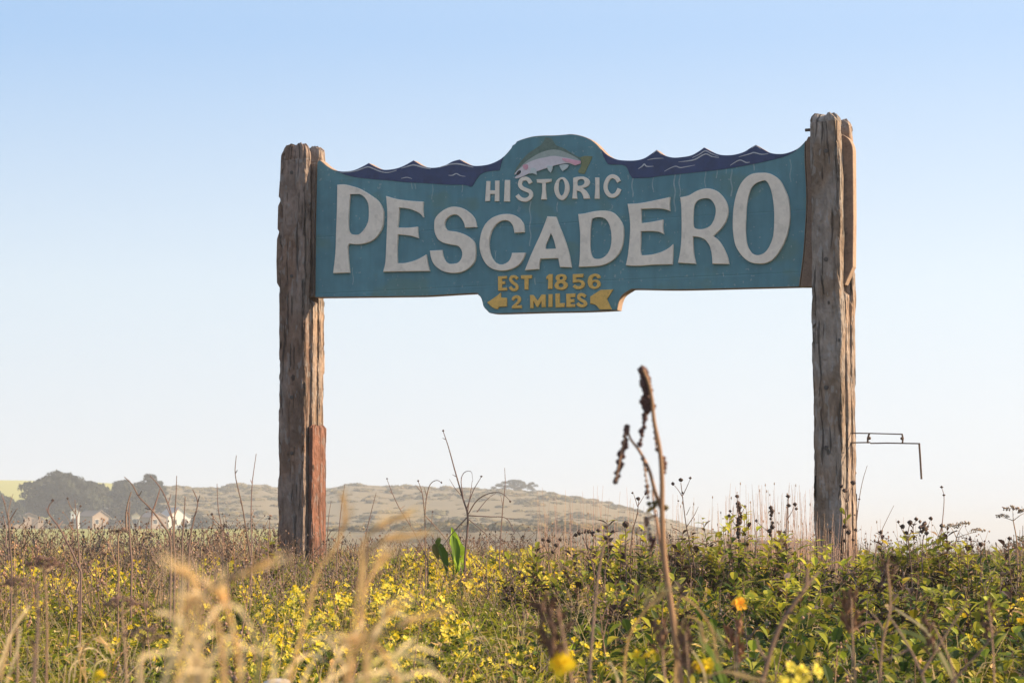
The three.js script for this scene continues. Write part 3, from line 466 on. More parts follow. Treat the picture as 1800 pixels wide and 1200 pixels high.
// ---------------------------------------------------------------- vegetation: prototypes
const C = { green: [0.095, 0.145, 0.014], lime: [0.30, 0.31, 0.025], deep: [0.034, 0.062, 0.010], dry: [0.25, 0.165, 0.105], mauve: [0.19, 0.125, 0.10], dark: [0.062, 0.036, 0.028], straw: [0.60, 0.46, 0.25], pale: [0.92, 0.76, 0.45], chaff: [0.66, 0.50, 0.22], yellow: [0.84, 0.63, 0.03], lemon: [0.90, 0.78, 0.13] };
const dirOf = (a, e) => V(Math.cos(a) * Math.cos(e), Math.sin(e), Math.sin(a) * Math.cos(e));
const UP = V(0, 1, 0);
function leafyClump(seed, n, R, H, len, cols, round = false, stems = true) { // low leafy plant
  const m = new MB(), rnd = RNG(seed);
  const shoots = Math.max(4, Math.round(n / 9));
  for (let s = 0; s < shoots; s++) {
    const a = rnd() * 6.28, tilt = 0.25 + 0.75 * rnd(), L = H * (0.55 + 0.6 * rnd()), root = V((rnd() - 0.5) * R * 0.9, 0, (rnd() - 0.5) * R * 0.9), tip = root.clone().add(V(Math.cos(a) * R * tilt, L, Math.sin(a) * R * tilt));
    const mid = root.clone().lerp(tip, 0.5).add(V(0, H * 0.12, 0));
    if (stems) m.tube([root, mid, tip], 0.0035, 0.0015, vary(C.mauve, rnd, 0.3), 3);
    const k = Math.round(n / shoots);
    for (let i = 0; i < k; i++) {
      const f = 0.25 + 0.75 * (i + rnd()) / k, p = root.clone().lerp(mid, Math.min(1, f * 2)).lerp(tip, Math.max(0, f * 2 - 1)), d = dirOf(i * 2.4 + a + rnd(), 0.1 + rnd() * 0.9);
      if (round) m.roundLeaf(p, d, UP, len * (0.55 + 0.75 * rnd()), len * (0.4 + 0.2 * rnd()), vary(cols[Math.floor(rnd() * cols.length)], rnd, 0.3), 0.3, 0.1 + 0.3 * rnd()); else m.leaf(p, d, UP, len * (0.6 + 0.8 * rnd()), len * (0.3 + 0.16 * rnd()), vary(cols[Math.floor(rnd() * cols.length)], rnd, 0.3), 0.35, 0.1 + 0.4 * rnd(), 0.5);
    }
  }
  return m;
}
function flower(m, p, dir, r, rnd, col) { // four-petalled blossom
  const s = dir.clone().cross(Math.abs(dir.y) > 0.8 ? V(1, 0, 0) : UP).normalize(), t = dir.clone().cross(s), cup = 0.25 + 0.35 * rnd(), a0 = rnd() * 6.28;
  for (let k = 0; k < 4; k++) {
    const a = a0 + k * Math.PI / 2, d = s.clone().multiplyScalar(Math.cos(a)).addScaledVector(t, Math.sin(a)), e = s.clone().multiplyScalar(-Math.sin(a)).addScaledVector(t, Math.cos(a)), c = vary(col, rnd, 0.12);
    const l = p.clone().addScaledVector(d, r * 0.75).addScaledVector(e, r * 0.5).addScaledVector(dir, r * cup), q = p.clone().addScaledVector(d, r * 0.75).addScaledVector(e, -r * 0.5).addScaledVector(dir, r * cup), tip = p.clone().addScaledVector(d, r * 1.05).addScaledVector(dir, r * cup * 0.8);
    m.tri(p, l, tip, c); m.tri(p, tip, q, c);
  }
}
function flowerSpray(seed) {
  const m = new MB(), g = new MB(), rnd = RNG(seed);
  const n = 5 + Math.floor(rnd() * 3);
  for (let i = 0; i < n; i++) {
    const a = rnd() * 6.28, tip = V(Math.cos(a) * 0.11 * rnd(), 0.22 + 0.16 * rnd(), Math.sin(a) * 0.11 * rnd()), mid = V(tip.x * 0.3, tip.y * 0.5, tip.z * 0.3);
    g.tube([V(0, 0, 0), mid, tip], 0.003, 0.0015, vary(C.green, rnd), 3);
    for (let q = 0; q < 4; q++) g.leaf(V(0, 0, 0).lerp(tip, 0.2 + 0.2 * q), dirOf(rnd() * 6.28, 0.4), UP, 0.05 + 0.03 * rnd(), 0.02, vary(rnd() < 0.5 ? C.green : C.lime, rnd), 0.3, 0.3);
    const b = 2 + Math.floor(rnd() * 3);
    for (let q = 0; q < b; q++) { const p = tip.clone().add(V((rnd() - 0.5) * 0.05, (rnd() - 0.75) * 0.06, (rnd() - 0.5) * 0.05)); flower(m, p, dirOf(rnd() * 6.28, 0.2 + rnd()), 0.010 + 0.013 * rnd() * rnd(), rnd, rnd() < 0.55 ? C.yellow : C.lemon); }
  }
  return [m, g];
}
function dryWeed(seed, H, col, headR = 0.006) { // dead stalk with side branches and little seed heads
  const m = new MB(), rnd = RNG(seed), bend = V((rnd() - 0.5) * 0.25 * H, 0, (rnd() - 0.5) * 0.25 * H), top = V(bend.x, H, bend.z), mid = V(bend.x * 0.3, H * 0.55, bend.z * 0.3);
  m.tube([V(0, 0, 0), mid, top], 0.0034, 0.0012, vary(col, rnd, 0.2), 4);
  const n = 3 + Math.floor(rnd() * 5);
  for (let i = 0; i < n; i++) {
    const f = 0.3 + 0.65 * rnd(), p = f < 0.55 ? V(0, 0, 0).lerp(mid, f / 0.55) : mid.clone().lerp(top, (f - 0.55) / 0.45), d = dirOf(rnd() * 6.28, 0.5 + 0.7 * rnd()), L = H * (0.12 + 0.22 * rnd()), q = p.clone().addScaledVector(d, L);
    m.tube([p, p.clone().addScaledVector(d, L * 0.5).add(V(0, L * 0.08, 0)), q], 0.002, 0.0009, vary(col, rnd, 0.25), 3);
    const hN = rnd() < 0.75 ? 1 + Math.floor(rnd() * 3) : 0;
    for (let k = 0; k < hN; k++) m.lump(q.clone().add(V((rnd() - 0.5) * 0.02, -k * 0.012, (rnd() - 0.5) * 0.02)), headR * (0.7 + 0.6 * rnd()), vary(col, rnd, 0.35), rnd, 1.2);
    if (rnd() < 0.5) m.leaf(p, d, UP, 0.04, 0.012, vary(C.dry, rnd), 0.5, 0.6);
  }
  if (rnd() < 0.7) m.lump(top, headR * 1.2, vary(C.dark, rnd), rnd, 1.3);
  return m;
}
function grassTuft(seed, n, H, c0, c1, wid = 0.006, spread = 0.16) {
  const m = new MB(), rnd = RNG(seed);
  for (let i = 0; i < n; i++) {
    const a = rnd() * 6.28, h = H * (0.5 + 0.6 * rnd()), o = V((rnd() - 0.5) * 0.08, 0, (rnd() - 0.5) * 0.08), out = spread * (0.3 + rnd()), col = vary(c0, rnd, 0.25);
    m.blade([o, o.clone().add(V(Math.cos(a) * out * 0.3, h * 0.55, Math.sin(a) * out * 0.3)), o.clone().add(V(Math.cos(a) * out, h, Math.sin(a) * out)), o.clone().add(V(Math.cos(a) * out * 1.7, h * (0.85 + 0.25 * rnd()), Math.sin(a) * out * 1.7))], wid * (0.7 + 0.6 * rnd()), col, vary(c1, rnd, 0.2));
  }
  return m;
}
// ---------------------------------------------------------------- vegetation: the mass of the meadow
{
  const rnd = RNG(2024), at = (X, d) => { const x = (X - 900) / FPX * d; return V(x, ground(x, -d) - 0.01, -d); };
  const spot = (d0, d1, X0 = -260, X1 = 2060) => [lerp(X0, X1, rnd()), Math.sqrt(lerp(d0 * d0, d1 * d1, rnd()))];
  const pat = (X, d, s, k) => { const x = (X - 900) / FPX * d; return fbm(x * s + 50, d * s, k, 3); };
  const scatter = (n, d0, d1, keep, make) => { const out = []; for (let i = 0, t = 0; i < n && t < n * 12; t++) { const [X, d] = spot(d0, d1); if (rnd() > keep(X, d)) continue; out.push(make(X, d)); i++; } return out; };
  const tiltv = () => [(rnd() - 0.5) * 0.35, (rnd() - 0.5) * 0.35];
  const clearPost = (X, d) => { const p = at(X, d), q = p.clone().sub(ORG), u = q.dot(UX), n = q.dot(NX); return n > -0.3 && n < 0.2 && ((u > -0.42 && u < 0.12) || (u > 4.6 && u < 5.2)) ? 0 : 1; };
  const emit = (name, protos, material, list, label, cat) => { const per = protos.map(() => []); list.forEach((e) => per[Math.floor(rnd() * protos.length)].push(e)); const o = mass(name, label, cat); protos.forEach((g, i) => per[i].length && instanced(/grass/.test(name) ? 'tuft' : /stalk/.test(name) ? 'stalk' : 'clump', g.geo(), material, per[i], o)); };
  const rightish = (X) => sstep(X, 820, 1150), bald = (X, d) => clearPost(X, d);
  const tint = (a) => { const k = 1 - a + 2 * a * rnd(), w = (rnd() - 0.5) * a; return [k * (1 + w), k, k * (1 - w)]; };
  // green undergrowth
  const gProtos = [], rProtos = []; for (let k = 0; k < 3; k++) { gProtos.push(leafyClump(100 + k, 54, 0.15, 0.22, 0.062, [C.lime, C.lime, C.lime, C.deep, C.green, C.lime, C.green, C.deep, C.lime, C.chaff])); rProtos.push(leafyClump(120 + k, 46, 0.15, 0.22, 0.07, [C.green, C.lime, C.deep, [0.40, 0.38, 0.05], C.green, C.deep, C.lime, C.deep, C.green, C.lime, C.deep, C.chaff], true)); }
  const under = (X, d) => { const k = (0.75 + 0.6 * rnd()) * lerp(0.95, 1.1, rightish(X)); return [at(X, d), rnd() * 6.28, [k, k * (0.75 + 0.5 * rnd()), k], tint(0.3), tiltv()]; };
  emit('green_undergrowth', gProtos, mat.leaf, scatter(5600, 7.5, 27, (X, d) => (1 - rightish(X) * 0.9) * (0.35 + 0.65 * pat(X, d, 0.8, 3)) * bald(X, d), under), 'low feathery green undergrowth filling the left of the foreground meadow', 'undergrowth');
  emit('leafy_undergrowth', rProtos, mat.leaf, scatter(3900, 7.5, 25, (X, d) => (0.06 + 0.94 * rightish(X)) * (0.35 + 0.65 * pat(X, d, 0.8, 3)) * bald(X, d), under), 'low round-leaved green undergrowth filling the right of the foreground meadow', 'undergrowth');
  // brown dead undergrowth
  const bProtos = []; for (let v = 0; v < 2; v++) bProtos.push(leafyClump(140 + v, 46, 0.14, 0.24, 0.036, [C.dark, C.dark, C.dry, [0.085, 0.05, 0.042], [0.12, 0.085, 0.04], C.dry, C.dark, C.chaff]));
  emit('dead_undergrowth', bProtos, mat.straw, scatter(4400, 7.5, 26, (X, d) => (0.1 + 0.9 * sstep(pat(X, d, 0.9, 8), 0.46, 0.62)) * lerp(0.42, 1, rightish(X)) * bald(X, d), (X, d) => { const s = 0.75 + 0.6 * rnd(); return [at(X, d), rnd() * 6.28, s, tint(0.3), tiltv()]; }), 'brown withered undergrowth between the green plants', 'undergrowth');
  // grass, green and straw
  emit('meadow_grass', [grassTuft(160, 22, 0.30, [0.12, 0.17, 0.014], C.lime), grassTuft(161, 20, 0.26, C.lime, [0.44, 0.40, 0.05]), grassTuft(162, 16, 0.34, [0.42, 0.31, 0.16], C.straw, 0.004)], mat.straw, scatter(3600, 7.5, 28, (X, d) => lerp(1, 0.45, rightish(X)) * bald(X, d), (X, d) => [at(X, d), rnd() * 6.28, 0.75 + 0.55 * rnd(), tint(0.25), tiltv()]), 'tufts of green and straw coloured grass through the meadow', 'grass');
  // dry stalks
  const sProtos = []; for (let v = 0; v < 6; v++) sProtos.push(dryWeed(180 + v, 0.42, v % 2 ? C.mauve : C.dry));
  emit('dry_stalks', sProtos, mat.stem, scatter(3700, 8, 26, (X, d) => lerp(1, 0.75, sstep(X, 560, 760)) * lerp(0.16, 1, sstep(d, 12.5, 17.5)) * (0.35 + 0.65 * sstep(pat(X, d, 0.7, 15), 0.4, 0.6)) * bald(X, d), (X, d) => { const s = (0.7 + 0.65 * rnd()) * lerp(1.2, 1, sstep(X, 420, 560)); return [at(X, d), rnd() * 6.28, s, tint(0.3), tiltv()]; }), 'thin brown dried stalks standing all through the meadow', 'dry stalks');
  // yellow flowers in drifts
  const drift = (X, d) => { const y = 945 + (0.5 - (ground((X - 900) / FPX * d, -d) + 0.33)) / d * FPX, g = (cx, cy, rx, ry) => Math.exp(-(((X - cx) / rx) ** 2 + ((y - cy) / ry) ** 2)); return clamp(2.2 * g(820, 1035, 120, 45) + 0.30 * g(480, 1060, 150, 60) + 0.40 * g(90, 1040, 120, 60) + 0.35 * g(620, 1120, 330, 70) + 0.25 * g(1180, 1170, 240, 40) + 0.06 * g(1000, 1060, 300, 80) + 0.012, 0, 1) * bald(X, d); };
  const fp = []; for (let v = 0; v < 3; v++) fp.push(flowerSpray(200 + v));
  const fl = scatter(740, 8, 24, (X, d) => drift(X, d) * (0.03 + 0.97 * sstep(pat(X, d, 1.2, 77), 0.5, 0.62)), (X, d) => [at(X, d), rnd() * 6.28, 0.85 + 0.4 * rnd(), tint(0.12), tiltv()]);
  const third = [[], [], []]; fl.forEach((e, i) => third[i % 3].push(e));
  const fo = mass('yellow_wildflowers', 'drifts of small four-petalled yellow wildflowers in the meadow', 'wildflowers');
  third.forEach((l, i) => { instanced('blossom', fp[i][0].geo(), mat.petal, l, fo); instanced('stem', fp[i][1].geo(), mat.leaf, l, fo); });
  // sparse cover on the slope that falls away beyond the sign
  emit('slope_grass', [grassTuft(220, 26, 0.3, [0.2, 0.2, 0.05], [0.36, 0.32, 0.12], 0.012, 0.3)], mat.straw, scatter(2500, 27, 60, () => 1, (X, d) => [at(X, d), rnd() * 6.28, 0.8 + 0.7 * rnd(), tint(0.25)]), 'rough grass on the slope falling away behind the sign', 'grass');
}

// ---------------------------------------------------------------- vegetation: plants that stand out, each a thing of its own
const T = (str) => str.trim().split(/\s+/).map((w) => w.split(',').map(Number));
// a plant traced at one distance: stems run along photo pixels at depth d (each with its own small swing in depth)
function plant({ name, label, cat, group, d, col = C.mauve, stem, r = 0.004, tip = 0.35, twigs = [], heads = [], leaves = [], blades = [], swing = 0.06, seed = 1, headCol = C.dark, foot = true, sides = 5 }) {
  const rnd = RNG(seed * 7919 + 13), pts = T(stem), base = P(pts[0][0], pts[0][1], d), g = ground(base.x, base.z);
  const origin = V(base.x, foot ? Math.min(g, base.y) - 0.02 : base.y, base.z), o = thing(name, label, cat, origin, group);
  const curve = (px, dz) => { const raw = px.map(([x, y], i) => P(x, y, d - dz * i / Math.max(1, px.length - 1)).sub(origin)); return raw.length < 3 ? raw : new THREE.CatmullRomCurve3(raw, false, 'centripetal').getPoints(raw.length * 4); };
  const main = curve(pts, (rnd() - 0.5) * swing); if (foot && main[0].y > 0.03) main.unshift(V(0, 0, 0));
  part('stem', new MB().tube(main, r, r * tip, vary(col, rnd, 0.12), sides).geo(), mat.stem, o);
  for (const t of twigs) { const [s, k = 0.6] = Array.isArray(t) ? t : [t]; part('twig', new MB().tube(curve(T(s), (rnd() - 0.5) * swing * 2.5), r * k, r * k * 0.45, vary(col, rnd, 0.15), 4).geo(), mat.stem, o); }
  for (const [x, y, R, c, n = 1, st = 1] of heads) { const m = new MB(), q = P(x, y, d).sub(origin), rr = R / FPX * d; if (n === 1) for (let i = 0, k = R > 3.4 ? 7 : 2; i < k; i++) m.lump(k > 2 ? q.clone().addScaledVector(dirOf(i * 2.4, i / 3.5 - 1).multiply(V(1, st, 1)), rr * 0.45) : q, rr * (k > 2 ? 0.62 : 0.95), vary(c || headCol, rnd, 0.25), rnd, st); for (let i = 0; n > 1 && i < n; i++) m.lump(q.clone().add(V((rnd() - 0.5) * 1.7 * rr, (rnd() - 0.5) * 1.7 * rr * st, (rnd() - 0.5) * 1.7 * rr)), rr * (n > 12 ? 0.16 + 0.14 * rnd() : 0.32 + 0.25 * rnd()), vary(c || headCol, rnd, 0.35), rnd, 1.2); part('seed_head', m.geo(), mat.stem, o); }
  for (const [x, y, L, W, ang, c, dr = 0.2] of leaves) { const m = new MB(), q = P(x, y, d).sub(origin), k = d / FPX, a = ang * Math.PI / 180; m.roundLeaf(q, V(Math.cos(a), Math.sin(a), 0.35 * (rnd() - 0.5)), V(W > 20 ? 0.75 : -Math.sin(a) * 0.3, 0.4, 0.75), L * k, W * k, vary(c || C.green, rnd, 0.15), 0.4, dr, W > 24 ? [[0.16, 0.5], [0.34, 0.92], [0.5, 1], [0.68, 0.86], [0.86, 0.45], [1, 0.03]] : undefined); part('leaf', m.geo(), mat.leaf, o); }
  for (const [s, w, c, c2] of blades) part('blade', new MB().blade(curve(T(s), (rnd() - 0.5) * swing * 2), w / FPX * d, c || C.straw, c2).geo(), mat.straw, o);
  return o;
}
// hanging chain of dead dock seeds
const chain = (s, R, n, c) => { const p = T(s), out = []; for (let i = 0; i < n; i++) { const f = i / (n - 1) * (p.length - 1), k = Math.min(p.length - 2, Math.floor(f)), t = f - k, j = hash(i, Math.round(p[0][0])) - 0.5; out.push([lerp(p[k][0], p[k + 1][0], t) + j * R * 1.1, lerp(p[k][1], p[k + 1][1], t), R * (0.7 + 0.6 * hash(i, 7)), c, 1, 1.1]); } return out; };
const dockC = [0.10, 0.052, 0.045], caneC = [0.29, 0.175, 0.10];
plant({ name: 'dock_stalk', label: 'tall dried dock stalk in front of the sign with drooping brown seed chains', cat: 'dried plant', d: 6, col: caneC, r: 0.0088, tip: 0.4, swing: 0.05, seed: 3, sides: 8,
  stem: '1200,1230 1192,1160 1179,1060 1168,980 1164,900 1164,845 1160,790 1150,740 1146,700 1140,672 1131,650', twigs: [['1163,895 1152,865 1141,825 1124,792 1108,770 1103,752', 0.62], ['1166,985 1157,930 1150,890 1147,860', 0.5], ['1141,700 1133,735 1127,778', 0.3], ['1150,745 1152,770 1154,792', 0.3], ['1131,805 1136,840 1141,872', 0.3], ['1103,750 1093,795 1083,846', 0.32], ['1155,905 1140,912 1134,925', 0.35]],
  heads: [...chain('1103,750 1096,785 1090,815 1083,846', 5.6, 20, dockC), ...chain('1129,650 1134,670 1139,690 1143,715', 8, 22, dockC), ...chain('1137,672 1134,705 1137,722', 6.5, 11, dockC), ...chain('1138,700 1133,735 1127,780', 4.8, 13, dockC), ...chain('1148,738 1152,765 1154,790', 3.2, 6, dockC), ...chain('1131,806 1137,840 1141,874', 4, 8, dockC), ...chain('1168,805 1169,830', 5, 4, dockC), ...chain('1143,885 1158,882 1168,892', 5, 6, [0.12, 0.10, 0.04]), ...chain('1134,912 1140,925 1146,948', 4.5, 6, dockC)],
  leaves: [[1158, 888, 24, 9, 200, [0.13, 0.11, 0.04], 0.5], [1154, 940, 30, 8, 250, dockC, 0.4]] });
plant({ name: 'broad_dock', label: 'dock plant with broad bright green leaves between the two posts', cat: 'plant', d: 17, col: C.green, r: 0.006, seed: 4, stem: '797,1010 795,980 790,965', leaves: [[810, 1014, 90, 34, 101, [0.27, 0.42, 0.025], 0.03], [802, 1010, 70, 22, 92, [0.09, 0.17, 0.018], 0.1], [786, 1010, 62, 22, 100, [0.07, 0.13, 0.018], 0.2], [768, 968, 26, 11, 86, C.green, 0.3], [772, 985, 30, 12, 112, [0.12, 0.12, 0.03], 0.4]], twigs: [['797,990 792,955 786,940', 0.5]] });
plant({ name: 'dead_weed', label: 'dead branching weed with forked twigs right above the broad green dock leaves', cat: 'dried plant', d: 17, r: 0.0085, tip: 0.3, seed: 5, col: [0.13, 0.085, 0.075], stem: '817,985 822,905 815,880 801,832 788,785 779,758', twigs: [['822,905 838,880 857,868 880,866 897,880', 0.5], ['820,895 832,862 846,838', 0.5], ['815,882 811,840 818,829 828,829 831,846', 0.4], ['823,906 860,908 890,911 905,938', 0.5], ['822,908 796,936 776,962', 0.55], ['812,872 800,858 790,842', 0.35], ['822,900 828,860 830,845', 0.35], ['838,900 858,876 872,866', 0.35], ['823,912 850,935 868,955', 0.4], ['803,838 795,834', 0.35], ['783,772 778,770', 0.35], ['890,911 915,912', 0.3]], heads: [[779, 757, 2.6], [897, 881, 2.4], [846, 837, 2.2]] });
plant({ name: 'arched_weed', label: 'pair of thin arched dead stems just left of the broad green dock leaves', cat: 'dried plant', d: 17.5, r: 0.006, seed: 6, stem: '748,985 747,920 744,880 741,862 735,846', twigs: [['746,915 750,872 757,850 768,844 776,848', 0.7], ['746,905 765,925 785,950 795,972', 0.8], ['750,872 745,855', 0.5], ['747,940 757,925 760,900', 0.5], ['741,865 730,852', 0.5]], heads: [[776, 848, 2], [735, 845, 2], [760, 899, 2]] });
plant({ name: 'arched_weed', label: 'thin dead stem curving right over the pale grass heads left of centre', cat: 'dried plant', d: 17, r: 0.0055, seed: 7, stem: '752,985 738,955 722,925 703,895 690,868 680,842', twigs: [['703,895 712,888', 0.5], ['722,925 718,905', 0.5], ['690,868 684,862', 0.5]], heads: [[680, 841, 2]] });
const bare = (x, label, stem, d, o = {}) => plant({ name: 'dry_weed', label, cat: 'dried stem', d, r: 0.0055, seed: x, stem, ...o });
bare(601, 'plain bare stem just past the hooked one, right of the red-brown plank', '592,985 596,930 600,890 606,850', 18);
bare(640, 'slender bare stem leaning right, midway between the plank and the pale grass heads', '636,990 643,940 651,905 661,866', 18, { twigs: [['648,915 655,905', 0.5]] });
bare(576, 'short bare stem with a hooked tip right beside the red-brown plank', '572,985 575,945 578,905 582,880', 18.5, { twigs: [['575,945 583,932 593,930', 0.6]] });
bare(884, 'tall thin straight stem rising before the hilltop tree', '878,985 881,930 884,890 888,850 887,822', 18, { twigs: [['884,890 880,870', 0.5]] });
bare(415, 'left one of the two tallest bare stems left of the left post', '441,985 433,935 425,888 413,832 415,800', 16, { r: 0.0065, twigs: [['425,888 421,880', 0.6], ['413,832 417,826', 0.6]] });
bare(450, 'right one of the two tallest bare stems left of the left post', '442,985 442,960 441,910 443,850 450,797', 16.4, { r: 0.0065, twigs: [['442,905 446,895', 0.6], ['443,850 440,843', 0.6]] });
bare(382, 'knotty upright bare stem halfway between the twig thicket and the two tallest stems', '391,985 390,933 383,893 381,850', 16, { twigs: [['388,925 378,915 372,905', 0.7], ['390,933 398,920', 0.6]], heads: [[372, 904, 3]] });
bare(473, 'low pale bare stem close to the foot of the left post', '470,990 472,940 474,912', 18, { heads: [[474, 911, 3]] });
bare(1524, 'tall thin stem with seed buds leaning right from the foot of the right post', '1500,1000 1504,955 1505,931 1511,877 1517,845 1525,818', 18, { r: 0.005, heads: [[1505, 931, 3.5], [1511, 877, 2.5], [1500, 948, 3.5], [1503, 905, 2]] });
bare(1656, 'zigzag bare stem with round buds rising above the right shrubs into the white sky', '1652,990 1654,945 1657,920 1660,871 1656,857', 17, { r: 0.0055, twigs: [['1656,925 1648,950', 0.7], ['1656,925 1662,950', 0.7]], heads: [[1656, 924, 4.5], [1660, 870, 3], [1656, 856, 3], [1658, 946, 4]] });
bare(1549, 'forked thin stem with one bud between the right post and the right shrubs', '1536,990 1543,955 1549,936 1560,912 1572,888', 19, { r: 0.0045, twigs: [['1549,936 1556,958 1561,975', 0.8]], heads: [[1549, 935, 4]] });
// the twig thicket on the left
bare(218, 'longest diagonal twig of the thicket on the left, leaning left before the cypresses', '300,965 297,940 282,917 267,897 243,872 232,852 218,838', 14, { r: 0.0075, twigs: [['268,898 276,875 281,857', 0.7], ['267,897 265,930', 0.6], ['243,872 249,862', 0.5], ['264,895 254,893', 0.6]] });
bare(263, 'curved twig of the thicket on the left bending over to the left at its tip', '307,975 305,953 302,910 287,867 276,850 263,836', 14.3, { r: 0.0065, twigs: [['302,912 292,890', 0.6], ['295,886 300,868', 0.5]] });
bare(310, 'straight upright twig in the middle of the thicket on the left', '306,975 305,950 307,900 309,868 310,836', 14.6, { r: 0.0065, twigs: [['307,905 312,893', 0.6]] });
bare(325, 'thick short twig of the thicket right of its straight upright twig', '320,975 320,950 323,910 325,872', 14.4, { r: 0.0075 });
bare(338, 'forked right-hand twig of the thicket on the left', '331,980 334,945 341,910 347,883 341,866 338,860', 14.5, { r: 0.0065, twigs: [['347,883 351,870', 0.6], ['341,908 346,898', 0.5]] });
bare(226, 'double-headed upright twig left of the thicket before the cypresses', '231,985 228,950 226,905 228,882', 14.2, { r: 0.0075, twigs: [['222,935 221,905 224,885 230,864', 0.9], ['226,908 222,895', 0.6]] });
bare(83, 'hooked bent stem at the far left in front of the white shed', '142,1005 121,960 102,925 84,900 86,888 92,880', 12.5, { r: 0.0065, twigs: [['102,925 110,915', 0.5], ['84,902 80,892', 0.6], ['121,960 133,948', 0.5]], heads: [[92, 879, 3]] });
bare(131, 'thin three-pronged stem right before the white shed', '139,985 136,940 133,905 131,878', 13.5, { twigs: [['133,905 122,888 118,877', 0.6], ['134,912 140,890', 0.5]], heads: [[118, 876, 2.5], [141, 889, 2.5]] });
bare(9, 'bunched dark twigs at the left edge of the photo', '20,1000 17,955 14,915 6,880', 12, { r: 0.006, twigs: [['15,920 22,905 30,893', 0.6], ['8,885 2,870', 0.6], ['9,960 10,930 4,905', 0.7], ['17,930 14,900 22,868', 0.5]] });
// stems with round seed buds, centre and right
const budded = (seed, label, stem, d, heads, twigs = [], o = {}) => plant({ name: 'budded_weed', label, cat: 'dried plant', d, r: 0.0052, tip: 0.5, seed, stem, heads, twigs, col: [0.12, 0.075, 0.06], ...o });
budded(21, 'dark stem with three round buds on a fork right of the tall dock stalk', '1222,1000 1212,950 1206,920 1201,881 1197,848', 17, [[1197, 843, 4.5], [1183, 850, 3.5], [1214, 840, 3], [1200, 866, 2.5], [1193, 880, 2]], [['1201,875 1193,862 1184,851', 0.6], ['1201,870 1208,855 1214,841', 0.6], ['1208,925 1221,905 1228,890', 0.6], ['1207,905 1214,890', 0.5]]);
budded(22, 'slim budded stem just left of the tall dock stalk', '1108,1000 1112,935 1120,905 1123,880', 17.2, [[1122, 876, 4], [1112, 866, 2.5], [1135, 868, 2.5]], [['1121,890 1114,868', 0.6], ['1121,890 1134,869', 0.6]]);
budded(23, 'stem carrying one large dark ball left of the slim budded stem', '1101,1000 1100,960 1100,930', 17, [[1100, 921, 6.5]], []);
budded(24, 'bushy seed stem densely set with dark buds left of the pale reeds', '1298,1000 1300,950 1299,920 1297,890 1296,872', 17.5, [[1296, 872, 4], ...chain('1298,885 1302,905 1297,925 1301,950', 4.5, 12, C.dark), [1284, 898, 3], [1282, 906, 3.5], [1310, 890, 3]], [['1299,915 1289,905 1284,899', 0.6], ['1299,930 1290,918 1283,908', 0.6], ['1299,910 1306,898 1310,891', 0.6]]);
budded(25, 'tall dark seed stem in the pale reeds left of the right post', '1381,1000 1382,940 1384,905 1386,874', 17.8, [[1386, 872, 4], [1387, 888, 4], [1398, 886, 4], [1400, 894, 3], [1379, 935, 3]], [['1383,915 1392,900 1398,887', 0.6]]);
budded(26, 'thin seed stem with small buds between the bushy seed stem and the right post', '1356,1000 1356,930 1355,895', 18, [...chain('1355,892 1357,915 1355,940', 4, 8, C.dark), [1330, 915, 3]], [['1356,940 1340,925 1330,916', 0.5]]);
budded(27, 'budded stem with yellowing leaves climbing the foot of the right post', '1489,1010 1487,960 1487,905 1486,860', 18, [[1479, 854, 4], [1486, 862, 5], [1500, 848, 5], [1488, 880, 3], [1486, 925, 5], [1492, 935, 5], [1485, 950, 4]], [['1487,895 1493,872 1500,850', 0.6], ['1487,880 1482,868 1479,856', 0.6]], { leaves: [[1486, 905, 16, 8, 120, C.lime, 0.3], [1488, 915, 14, 7, 60, [0.45, 0.40, 0.06], 0.3], [1487, 925, 14, 7, 100, C.lime, 0.3]] });
budded(28, 'stout upright brown seed spike over the right shrubs', '1622,1000 1622,960 1624,940', 16.5, [[1624, 926, 8, [0.10, 0.065, 0.05], 12, 1.7], [1637, 911, 4], [1632, 925, 2.5]], [['1622,950 1630,930 1637,912', 0.5]]);
budded(29, 'cluster of budded stems left of the stout brown seed spike', '1603,1000 1598,960 1597,935 1600,920', 16.8, [[1600, 918, 5.5], [1611, 912, 4], [1587, 925, 5], [1580, 917, 3], [1594, 936, 4]], [['1598,945 1605,928 1611,913', 0.6], ['1598,950 1590,938 1587,926', 0.6], ['1590,938 1583,925 1580,918', 0.5]]);
budded(30, 'short budded stem standing lone before the sky right of the white yarrow', '1708,1000 1708,962', 16.5, [[1708, 960, 5], [1706, 947, 3.5], [1712, 968, 2]], [['1708,970 1706,948', 0.6]]);
budded(31, 'second short budded stem right of the lone one', '1724,1000 1725,960', 16.5, [[1725, 956, 5]], [['1724,985 1732,972', 0.5]]);
budded(32, 'stem with flat brown seed clusters in front of the right flank of the hill', '1045,1010 1035,970 1025,945', 16.5, [[1020, 936, 6, C.dark, 7, 0.6], [1032, 934, 6, C.dark, 7, 0.6], [1044, 938, 5, C.dark, 6, 0.6], [1052, 932, 4], [1012, 940, 4], [1066, 945, 4.5]], [['1035,970 1030,945 1032,936', 0.7], ['1038,975 1044,950 1044,940', 0.6], ['1040,980 1055,958 1066,946', 0.6]]);
budded(33, 'dark budded stems between the broad dock and the leafy shrubs', '968,1010 964,980 965,955', 16.8, [[965, 950, 5], [955, 948, 4], [978, 958, 4.5], [985, 948, 3.5], [945, 958, 4], [972, 970, 4]], [['964,975 958,960 955,950', 0.6], ['965,985 974,968 978,960', 0.6], ['966,980 980,960 985,950', 0.5], ['964,985 950,970 945,960', 0.5]]);
budded(34, 'tiny budded stem behind the right shrubs at the far right', '1776,1000 1774,970 1775,948', 16.5, [[1775, 946, 4], [1769, 960, 3]], [['1774,972 1769,961', 0.6]]);
